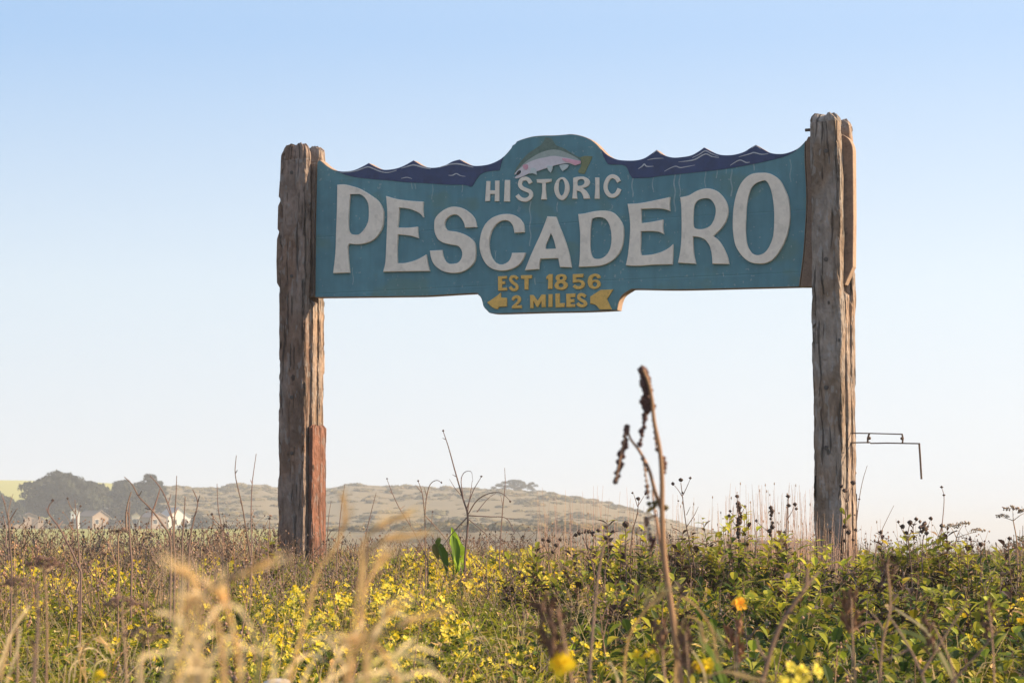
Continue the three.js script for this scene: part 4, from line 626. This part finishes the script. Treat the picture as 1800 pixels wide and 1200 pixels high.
// flat-topped umbels
function umbel(seed, label, stem, d, heads, col, o = {}) {
  const p = T(stem), top = p[p.length - 1], hs = [], tw = [];
  for (const [x, y, w] of heads) { tw.push([`${top[0]},${top[1]} ${(top[0] * 0.45 + x * 0.55).toFixed(1)},${(top[1] * 0.35 + y * 0.65 + 2).toFixed(1)} ${x},${y + 3}`, 0.55]); for (let k = -1; k <= 1; k++) hs.push([x + k * w * 0.34, y + Math.abs(k) * 2 - 1, w * 0.21, col, 20, 0.6]); }
  plant({ name: 'dried_yarrow', label, cat: 'dried flower', d, stem, twigs: tw, heads: hs, seed, r: 0.0052, tip: 0.7, col: C.dry, ...o });
}
umbel(41, 'pale dried yarrow with three flat heads against the white sky at the right', '1684,1000 1680,965 1682,945', 16.5, [[1672, 924, 28], [1694, 919, 26], [1720, 931, 24]], [0.34, 0.26, 0.19]);
umbel(42, 'tall dried yarrow at the far right edge', '1790,1000 1788,950 1782,915', 16, [[1763, 906, 22], [1781, 893, 32], [1803, 898, 26]], [0.24, 0.17, 0.12]);
umbel(43, 'low dried yarrow with a flat head hidden among the right shrubs', '1662,1010 1660,965', 17, [[1651, 953, 26], [1668, 956, 24]], [0.32, 0.24, 0.18]);
umbel(44, 'brown dried umbel on the left below the largest cypress', '82,1120 80,1040 77,1006', 6, [[60, 990, 34], [78, 982, 36], [96, 992, 34]], [0.17, 0.10, 0.08], { r: 0.0034 });
umbel(45, 'blurred brown umbel at the left edge low in the meadow', '30,1180 28,1080 25,1040', 5.5, [[8, 1026, 34], [28, 1018, 36], [48, 1028, 32]], [0.19, 0.12, 0.10], { r: 0.0034 });
umbel(46, 'small dark umbel above the meadow left of the twig thicket', '208,1010 207,960 207,944', 13, [[198, 933, 20], [213, 931, 22]], [0.15, 0.10, 0.08]);
umbel(47, 'wide brown umbel low left of the blurred straw grass', '222,1210 217,1110 214,1080', 5.2, [[192, 1062, 34], [214, 1052, 38], [240, 1060, 36]], [0.20, 0.12, 0.10], { r: 0.0036 });
umbel(48, 'brown umbel beside the wide one, nearer the straw grass', '248,1230 250,1160 252,1130', 4.6, [[232, 1115, 36], [256, 1106, 38], [276, 1120, 34]], [0.18, 0.115, 0.095], { r: 0.0034 });
// coarse brown seed spikes in the foreground
function spike(seed, label, stem, d, R, o = {}) {
  const p = T(stem), heads = [], lv = [], [tx, ty] = p[p.length - 1], n = o.n || 12, L = o.len || 60, c = o.c || [0.11, 0.065, 0.045];
  for (let i = 0; i < n * 2; i++) { const f = i / (2 * n - 1), j = hash(i, seed) - 0.5, j2 = hash(i, seed, 5) - 0.5, e = 0.5 + 0.6 * Math.sin(Math.PI * (0.15 + 0.75 * f)), k = 0.7 + 0.9 * hash(i, seed, 9), cc = [c[0] * k * 1.15, c[1] * k * 1.1, c[2] * k]; if (i & 1) heads.push([tx + j * R * 1.5 * e + (o.lean || 0) * f, ty + L * (1 - f) - L * 0.06, R * (0.16 + 0.14 * hash(i, seed, 2)), cc, 1, 2.2]); lv.push([tx + j * R * 1.4 * e + (o.lean || 0) * f, ty + L * (1 - f), R * (0.9 + 0.7 * hash(i, seed, 4)), R * 0.34, 90 - j * 60 + j2 * 60, cc, 0.25]); }
  plant({ name: 'seed_spike', label, cat: 'dried plant', d, stem, heads, leaves: lv, twigs: o.twigs || [], seed, r: (o.r || 0.005) * 0.68, tip: 0.6, col: o.col || C.dry });
}
spike(51, 'largest dark brown seed spike at the bottom centre by the yellow flower', '1012,1260 1005,1200 992,1130 980,1068', 4, 22, { len: 92, n: 18, lean: -18, r: 0.006 });
spike(52, 'dark brown upright seed spike below the right shrubs', '1545,1230 1552,1130 1565,1070 1560,990', 6, 11, { len: 48, r: 0.006, twigs: [['1556,1110 1540,1085 1530,1075', 0.6]] });
spike(53, 'ragged brown seed spike right of the tall dock stalk near the bottom edge', '1212,1240 1210,1180 1205,1110', 5, 16, { len: 80, n: 14, c: [0.13, 0.075, 0.05] });
spike(54, 'ragged brown seed spike left against the foot of the tall dock stalk', '1172,1230 1165,1150 1160,1098', 5.2, 14, { len: 56, c: [0.12, 0.07, 0.05] });
spike(55, 'rust-brown seed cluster under the right post', '1506,1240 1500,1140 1497,1050', 6, 17, { len: 62, n: 14, c: [0.17, 0.095, 0.055], twigs: [['1498,1110 1520,1095 1545,1092', 0.8]] });
spike(56, 'reddish brown seed cluster between the orange flower and the dock stalk', '1296,1240 1296,1160 1294,1100', 6, 15, { len: 66, n: 14, c: [0.20, 0.10, 0.06] });
spike(57, 'brown seed spike leaning left near the lower right corner', '1690,1240 1670,1160 1640,1095', 5.5, 13, { len: 60, lean: -10 });
spike(58, 'dim brown seed spike at the lower right edge', '1750,1240 1745,1130 1738,1062', 6, 12, { len: 60 });
plant({ name: 'woody_weed', label: 'dark bare branch with blunt fork slanting up right under the right post', cat: 'dried branch', d: 5, r: 0.0059, tip: 0.7, seed: 61, col: [0.15, 0.095, 0.07], stem: '1330,1240 1345,1180 1370,1103 1400,1055 1416,1031 1419,998', twigs: [['1410,1040 1428,1018 1440,1005', 0.7], ['1350,1165 1335,1140 1330,1120', 0.6], ['1385,1078 1398,1074', 0.5]] });
plant({ name: 'woody_weed', label: 'mauve-brown straight stem left of the dock stalk reaching the shrub tops', cat: 'dried branch', d: 6, r: 0.0047, tip: 0.7, seed: 62, col: C.mauve, stem: '1034,1240 1037,1176 1044,1080 1052,1010 1061,958', twigs: [['1047,1050 1060,1030', 0.5]] });
plant({ name: 'woody_weed', label: 'crossed pale twigs low at the right side of the meadow', cat: 'dried branch', d: 5.5, r: 0.0039, tip: 0.5, seed: 63, col: C.mauve, stem: '1640,1240 1610,1160 1575,1100 1560,1080', twigs: [['1620,1185 1660,1120 1700,1060', 0.9], ['1640,1240 1700,1170 1765,1100', 0.9], ['1600,1140 1580,1150 1555,1160', 0.7]] });
plant({ name: 'woody_weed', label: 'dim upright brown stem low on the left under the first umbel', cat: 'dried branch', d: 4.4, r: 0.0043, tip: 0.6, seed: 64, col: C.mauve, stem: '58,1250 60,1180 66,1100 64,1030', twigs: [['62,1150 52,1120', 0.6], ['65,1080 76,1060', 0.5]] });
// reeds: clumps of thin upright stems
function reeds(seed, label, X0, X1, y0, y1, d, n) {
  const rnd = RNG(seed * 31), b = P((X0 + X1) / 2, 985, d); b.y = ground(b.x, b.z) - 0.02; const o = thing('reed_clump', label, 'reeds', b, undefined), m = new MB();
  for (let i = 0; i < n; i++) { const x = lerp(X0, X1, rnd()), y = lerp(y0, y1, 1 - Math.pow(rnd(), 1.7)), dd = d + (rnd() - 0.5) * 1.2, f = P(x + (rnd() - 0.5) * 30, 990, dd).sub(b), t = P(x + (rnd() - 0.5) * 26, y, dd).sub(b); f.y = 0; const mid = f.clone().lerp(t, 0.55).add(V((rnd() - 0.5) * 0.02, 0, 0)); m.tube([f, mid, t], 0.0028, 0.0009, vary([0.36, 0.24, 0.18], rnd, 0.3), 3); if (rnd() < 0.12) m.lump(t, 0.005, vary(C.dry, rnd), rnd, 3); }
  part('stem', m.geo(), mat.stem, o);
}
reeds(71, 'thick clump of thin pale reeds left of the right post', 1275, 1428, 848, 935, 19, 250);
reeds(72, 'thin scattered reeds before the lower end of the hill', 1125, 1285, 866, 945, 19.5, 90);
reeds(73, 'thin upright reeds in front of the hill flank below the hilltop tree', 945, 1125, 850, 930, 19, 85);
reeds(74, 'sparse pale reeds right of the right post under the iron bracket', 1510, 1640, 905, 955, 20, 26);
reeds(75, 'short brown reeds crowding the foot of the right post', 1430, 1500, 895, 965, 18.3, 80);
// leafy shrubs on the right
function shrub(seed, label, x, yTop, w, d, dens, tone, name = 'leafy_shrub', H0) {
  const rnd = RNG(seed * 97), b = P(x, 1000, d); b.y = ground(b.x, b.z) - 0.02; const H = H0 || P(x, yTop, d).y - b.y, W = w / FPX * d, o = thing(name, label, 'shrub', b), st = new MB(), lf = new MB();
  const shoots = Math.round(W * 50);
  for (let s = 0; s < shoots; s++) {
    const a = rnd() * 6.28, q = Math.sqrt(rnd()), tx = Math.cos(a) * q * W / 2, tz = Math.sin(a) * q * Math.min(W / 2, 0.45), top = H * (0.7 + 0.5 * rnd()) * (1 - 0.3 * q * q), r0 = V(tx * 0.55, 0, tz * 0.55), tip = V(tx, top, tz), mid = r0.clone().lerp(tip, 0.55).add(V(0, 0.03, 0));
    st.tube([r0, mid, tip], 0.005, 0.0018, vary([0.13, 0.075, 0.06], rnd, 0.3), 4);
    const dead = rnd() < 0.18, n = Math.round(dens * (0.7 + 0.6 * rnd()));
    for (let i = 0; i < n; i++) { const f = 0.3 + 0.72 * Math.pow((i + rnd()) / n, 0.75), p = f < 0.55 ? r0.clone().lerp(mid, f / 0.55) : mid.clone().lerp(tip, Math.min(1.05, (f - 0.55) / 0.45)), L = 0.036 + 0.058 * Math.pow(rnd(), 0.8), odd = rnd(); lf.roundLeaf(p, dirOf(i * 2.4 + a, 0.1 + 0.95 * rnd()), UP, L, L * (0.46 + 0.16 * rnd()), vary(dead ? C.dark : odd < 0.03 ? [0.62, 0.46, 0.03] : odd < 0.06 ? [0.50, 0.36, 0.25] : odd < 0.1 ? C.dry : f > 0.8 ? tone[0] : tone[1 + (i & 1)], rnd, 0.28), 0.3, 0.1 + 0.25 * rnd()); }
  }
  part('branches', st.geo(), mat.stem, o); part('foliage', lf.geo(), mat.leaf, o);
}
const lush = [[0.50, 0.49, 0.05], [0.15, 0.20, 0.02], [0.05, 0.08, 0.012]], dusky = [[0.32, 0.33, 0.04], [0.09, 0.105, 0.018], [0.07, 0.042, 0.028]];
shrub(81, 'leafy shrub with bright tips left of the tall dock stalk', 1085, 937, 190, 17.5, 17, lush);
shrub(82, 'leafy shrub behind the tall dock stalk to its right', 1205, 951, 150, 17.2, 16, dusky);
shrub(83, 'largest bright green leafy shrub midway between the dock stalk and the right post', 1300, 927, 220, 17.6, 19, lush);
shrub(84, 'leafy shrub with upright pale leaves just left of the right post foot', 1405, 953, 140, 17, 17, lush);
shrub(85, 'green shrub right in front of the right post', 1475, 977, 130, 16.4, 16, lush);
shrub(86, 'dark thin-stemmed shrub immediately right of the right post', 1545, 960, 110, 17, 13, dusky);
shrub(87, 'brown-leaved shrub topped by the stout seed spike', 1610, 943, 100, 17, 14, dusky);
shrub(88, 'dark bushy shrub with curled leaves left of the pale dried yarrow', 1660, 947, 90, 16.6, 18, dusky);
shrub(89, 'bright leaved shrub under the pale dried yarrow', 1710, 970, 110, 16.3, 15, lush);
shrub(90, 'sprawling shrub at the far right edge of the photo', 1790, 978, 110, 16, 14, dusky);
shrub(91, 'low brown shrub lower in the meadow right of centre', 950, 985, 170, 15.5, 15, dusky);
shrub(92, 'low green shrub in the middle of the right half of the meadow', 1370, 1020, 200, 14, 15, lush);
shrub(93, 'low dusky shrub in the right foreground of the meadow', 1580, 1030, 200, 13.6, 14, dusky);
shrub(94, 'low green shrub in the lower right of the meadow', 1730, 1045, 170, 13, 14, lush);
shrub(95, 'low dark shrub below the tall dock stalk in the meadow', 1130, 1030, 200, 13.8, 14, dusky);
shrub(96, 'green weedy shrub beside the left post foot', 470, 958, 60, 18.5, 13, lush, 'leafy_shrub');
{ // brown mound of scrub beyond the right edge shrubs
  const b = P(1790, 990, 30); b.y = ground(b.x, b.z) - 0.1; const o = thing('scrub_mound', 'brownish mound of scrub behind the shrubs at the right edge', 'scrub', b), rnd = RNG(991), m = new MB(), s = new MB();
  for (let i = 0; i < 60; i++) { const f = rnd(), x = lerp(-0.62, 0.9, f), h = 0.35 + 0.55 * sstep(x, -0.6, 0.2) * rnd(); clump(m, V(x, h * (0.35 + 0.65 * rnd()) + 0.15, (rnd() - 0.5) * 0.8), 0.14, 90, rnd, rnd() < 0.6 ? [0.19, 0.13, 0.09] : [0.12, 0.11, 0.05], 0.8, 0.16); s.tube([V(x * 0.7, 0, 0), V(x * 0.9, h * 0.6, 0), V(x, h + 0.15, 0.1)], 0.008, 0.003, C.dry, 4); }
  part('branches', s.geo(), mat.stem, o); part('foliage', m.geo(), mat.leaf, o);
}
// blurred grass close to the camera: thin culms with drooping straw heads
function grassHead(m, pts, w, rnd, col) { // loose one-sided spikelets along the end of a culm, their awns fanning out
  const n = 20; for (let i = 0; i < n; i++) {
    const f = (i + rnd() * 0.6) / n * (pts.length - 1), k = Math.min(pts.length - 2, Math.floor(f)), p = pts[k].clone().lerp(pts[k + 1], f - k), t = pts[k + 1].clone().sub(pts[k]).normalize(), q = dirOf(rnd() * 6.28, rnd() * 1.2 - 0.6), d = t.clone().addScaledVector(q, 0.3 + 0.25 * rnd()), e = 1.15 - 0.6 * i / n;
    p.addScaledVector(q, w * 0.25); m.leaf(p, d, q, (w * 2.1 + 0.004) * e, w * 0.42 * e, vary(col, rnd, 0.18), 0.4, 0.05, 0.4);
    for (let a = 0; a < 2; a++) m.blade([p, p.clone().addScaledVector(d, w * 2.4 * e), p.clone().addScaledVector(t.clone().addScaledVector(q, 0.35 + 0.25 * rnd()), w * 5.2 * e)], 0.0013, col, col);
  }
}
function strawGrass(seed, label, d, culms, blades, w, col = C.pale, group) {
  const rnd = RNG(seed * 53), f0 = T(culms[0])[0], b = P(f0[0], f0[1], d); b.y = ground(b.x, b.z) - 0.02; const o = thing('straw_grass', label, 'dry grass', b, group);
  for (const s of culms) {
    const px = T(s), dz = (rnd() - 0.5) * 0.25, raw = px.map(([x, y]) => P(x, y, d + dz).sub(b)); raw.unshift(V(raw[0].x * 0.5, 0, raw[0].z)); const c = new THREE.CatmullRomCurve3(raw, false, 'centripetal').getPoints(34), k = 34 - Math.round(34 * 0.24);
    part('culm', new MB().tube(c, 0.0026, 0.0016, vary(C.straw, rnd, 0.15), 4).geo(), mat.straw, o); const h = new MB(); grassHead(h, c.slice(k), w, rnd, col); part('seed_head', h.geo(), mat.straw, o);
  }
  for (const s of blades) { const raw = T(s).map(([x, y]) => P(x, y, d + (rnd() - 0.5) * 0.2).sub(b)); part('blade', new MB().blade(new THREE.CatmullRomCurve3(raw, false, 'centripetal').getPoints(14), 0.0068, vary(rnd() < 0.3 ? C.lime : C.straw, rnd, 0.2), C.pale).geo(), mat.straw, o); }
}
strawGrass(1, 'nearest blurred straw grass low on the left with one pale head pointing right', 2.5, ['300,1260 318,1160 340,1070 372,1034 420,1008 466,988', '330,1260 338,1170 350,1080 345,1030 322,1003', '395,1260 392,1160 378,1085 352,1050 330,1062', '420,1260 418,1150 400,1075 384,1042'], ['250,1250 244,1180 262,1150 320,1144', '300,1250 330,1180 390,1150 436,1136', '360,1250 350,1150 310,1090 268,1075', '440,1250 455,1160 440,1100 412,1062', '470,1250 482,1170 464,1120', '270,1260 300,1150 318,1060 322,1000', '345,1250 330,1150 318,1080', '380,1260 395,1170 412,1090', '315,1260 325,1190 350,1130 380,1110', '410,1260 398,1200 360,1180 310,1178', '355,1260 372,1160 400,1120 438,1140', '290,1260 296,1180 340,1110 352,1060', '430,1260 424,1180 440,1140 470,1150', '400,1260 388,1120 360,1050 330,1040', '340,1260 362,1100 396,1062 430,1072'], 0.0075);
strawGrass(2, 'blurred straw grass left of centre with two bright heads side by side', 3.0, ['598,1260 618,1120 634,1010 640,950 668,925 716,905', '640,1260 640,1130 638,1020 648,965 684,948 742,938', '610,1260 625,1140 640,1050 655,1005 676,978'], ['560,1260 590,1160 620,1120 640,1090', '650,1250 690,1160 730,1120', '630,1260 640,1180 668,1100 672,1060', '615,1260 600,1160 570,1120 540,1130', '645,1260 655,1120 690,1080 724,1090'], 0.008);
strawGrass(3, 'lower blurred straw grass bending right toward the centre', 2.7, ['640,1260 645,1180 658,1125 700,1098 768,1078', '600,1260 612,1180 634,1130 668,1092 690,1070', '720,1260 690,1180 668,1140 640,1120 606,1128'], ['660,1260 690,1200 740,1180 790,1200', '620,1260 640,1190 690,1150 740,1158 770,1190', '560,1260 580,1200 620,1165', '680,1260 720,1210 760,1215', '545,1260 560,1210 585,1190', '700,1260 705,1200 690,1150', '650,1260 668,1180 720,1140 775,1150', '590,1260 620,1200 680,1180 735,1200'], 0.007);
strawGrass(4, 'thin hooked barley culm between the plank and the pale heads', 3.2, ['500,1260 520,1150 545,1060 560,1000 590,960 606,905 600,870'], ['520,1260 540,1180 575,1130', '480,1260 500,1190 540,1150 575,1165'], 0.005, C.straw);
strawGrass(5, 'bent barley head left of the foot of the dock stalk', 5, ['1100,1230 1098,1170 1108,1115 1135,1072 1168,1040'], ['1090,1240 1085,1190 1070,1160'], 0.013, [0.50, 0.42, 0.24]);
strawGrass(6, 'drooping barley culms arching right from the foot of the dock stalk', 5.2, ['1192,1220 1190,1120 1196,1050 1222,1064 1250,1105 1262,1165', '1186,1230 1190,1150 1206,1085 1226,1090 1240,1130'], ['1245,1230 1240,1190 1222,1150 1205,1128'], 0.008, [0.48, 0.42, 0.24]);
strawGrass(7, 'flat lying barley head along the bottom edge right of the dock stalk', 4.6, ['1180,1235 1210,1215 1240,1192 1275,1180 1318,1192'], ['1200,1240 1240,1215 1300,1210', '1210,1250 1262,1225 1330,1230'], 0.012, [0.52, 0.44, 0.26]);
strawGrass(8, 'pale tuft of fine straw grass low on the left side', 8, ['150,1200 148,1150 158,1125 192,1132', '140,1200 146,1140 170,1118 196,1148', '150,1200 138,1160 140,1140'], ['130,1190 136,1150 165,1140 190,1165', '160,1200 170,1165 190,1158', '120,1200 126,1170 146,1158 170,1170'], 0.008);
strawGrass(9, 'wide green-white grass leaves at the lower left corner', 4.5, ['-10,1260 6,1170 22,1110 46,1068'], ['-20,1250 0,1170 20,1110 52,1062', '0,1260 14,1190 30,1140 36,1100', '-20,1240 -6,1180 10,1140'], 0.005, C.straw);
// single flowers close by
function bloom(seed, label, x, y, d, n, spread, R, col = C.yellow) {
  const rnd = RNG(seed * 17), b = P(x, y, d), top = b.y; b.y = ground(b.x, b.z) - 0.02; const o = thing('yellow_flower', label, 'flower', b), H = top - b.y, k = d / FPX;
  for (let i = 0; i < n; i++) { const p = V((rnd() - 0.5) * spread * k, H + (rnd() - 0.5) * spread * 0.6 * k, (rnd() - 0.5) * spread * k); part('stem', new MB().tube([V(0, 0, 0), V(p.x * 0.3, H * 0.6, p.z * 0.3), p], 0.0022, 0.0013, vary(C.green, rnd), 4).geo(), mat.leaf, o); const m = new MB(); flower(m, p, dirOf(rnd() * 6.28, 0.1 + 0.9 * rnd()).add(V(0, 0, 0.8)).normalize(), R * k * (0.8 + 0.4 * rnd()), rnd, col); flower(m, p.clone().add(V(0, 0.002, 0)), dirOf(rnd() * 6.28, 1), R * 0.7 * k, rnd, col); part('blossom', m.geo(), mat.petal, o); }
}
bloom(1, 'largest yellow blossoms at the bottom centre beside the dark seed spike', 982, 1160, 4, 4, 34, 21);
bloom(2, 'single yellow blossom at the bottom edge on the left', 175, 1190, 5, 1, 4, 15);
bloom(3, 'dense yellow blossom cluster at the bottom edge below the right post', 1408, 1186, 5, 9, 60, 13, C.lemon);
bloom(4, 'small orange-yellow blossom cluster right of the dock stalk', 1303, 1058, 8, 4, 22, 11, [0.85, 0.48, 0.05]);
bloom(5, 'yellow blossoms at the bottom edge just right of the dock stalk foot', 1236, 1166, 6, 5, 40, 12);
bloom(6, 'yellow blossom pair low between the seed spike and the dock stalk', 1136, 1150, 6, 3, 40, 11);
plant({ name: 'wide_grass', label: 'broad bright green grass blade right of the dock stalk foot', cat: 'plant', d: 6, col: C.green, r: 0.003, seed: 75, stem: '1275,1200 1265,1165', blades: [['1275,1205 1258,1160 1236,1128 1228,1118', 16, [0.16, 0.26, 0.04], [0.22, 0.3, 0.06]]] });
plant({ name: 'wide_grass', label: 'pale-edged broad grass blades in the right foreground', cat: 'plant', d: 6, col: C.green, r: 0.003, seed: 76, stem: '1680,1200 1660,1160', blades: [['1690,1210 1640,1135 1600,1112 1572,1108', 14, [0.13, 0.20, 0.05], [0.3, 0.33, 0.12]], ['1680,1200 1630,1110 1590,1080 1572,1068', 8, [0.40, 0.36, 0.2], [0.55, 0.48, 0.3]]] });
{ // pale stone
  const b = P(490, 1203, 7.4); const o = new THREE.IcosahedronGeometry(0.03, 2), p = o.attributes.position; for (let i = 0; i < p.count; i++) { const k = 0.8 + 0.4 * noise(p.getX(i) * 30, p.getY(i) * 30, p.getZ(i) * 30 + 4); p.setXYZ(i, p.getX(i) * k * 1.5, p.getY(i) * k * 0.7, p.getZ(i) * k); } o.computeVertexNormals();
  const m = shadow(new THREE.Mesh(o, patchy([0.5, 0.46, 0.42], 0.3, 2, 0.9, 71))); m.name = 'stone'; m.position.copy(b); scene.add(m); tag(m, 'pale rounded stone at the bottom edge between the straw grasses', 'stone');
}
renderer.render(scene, camera);
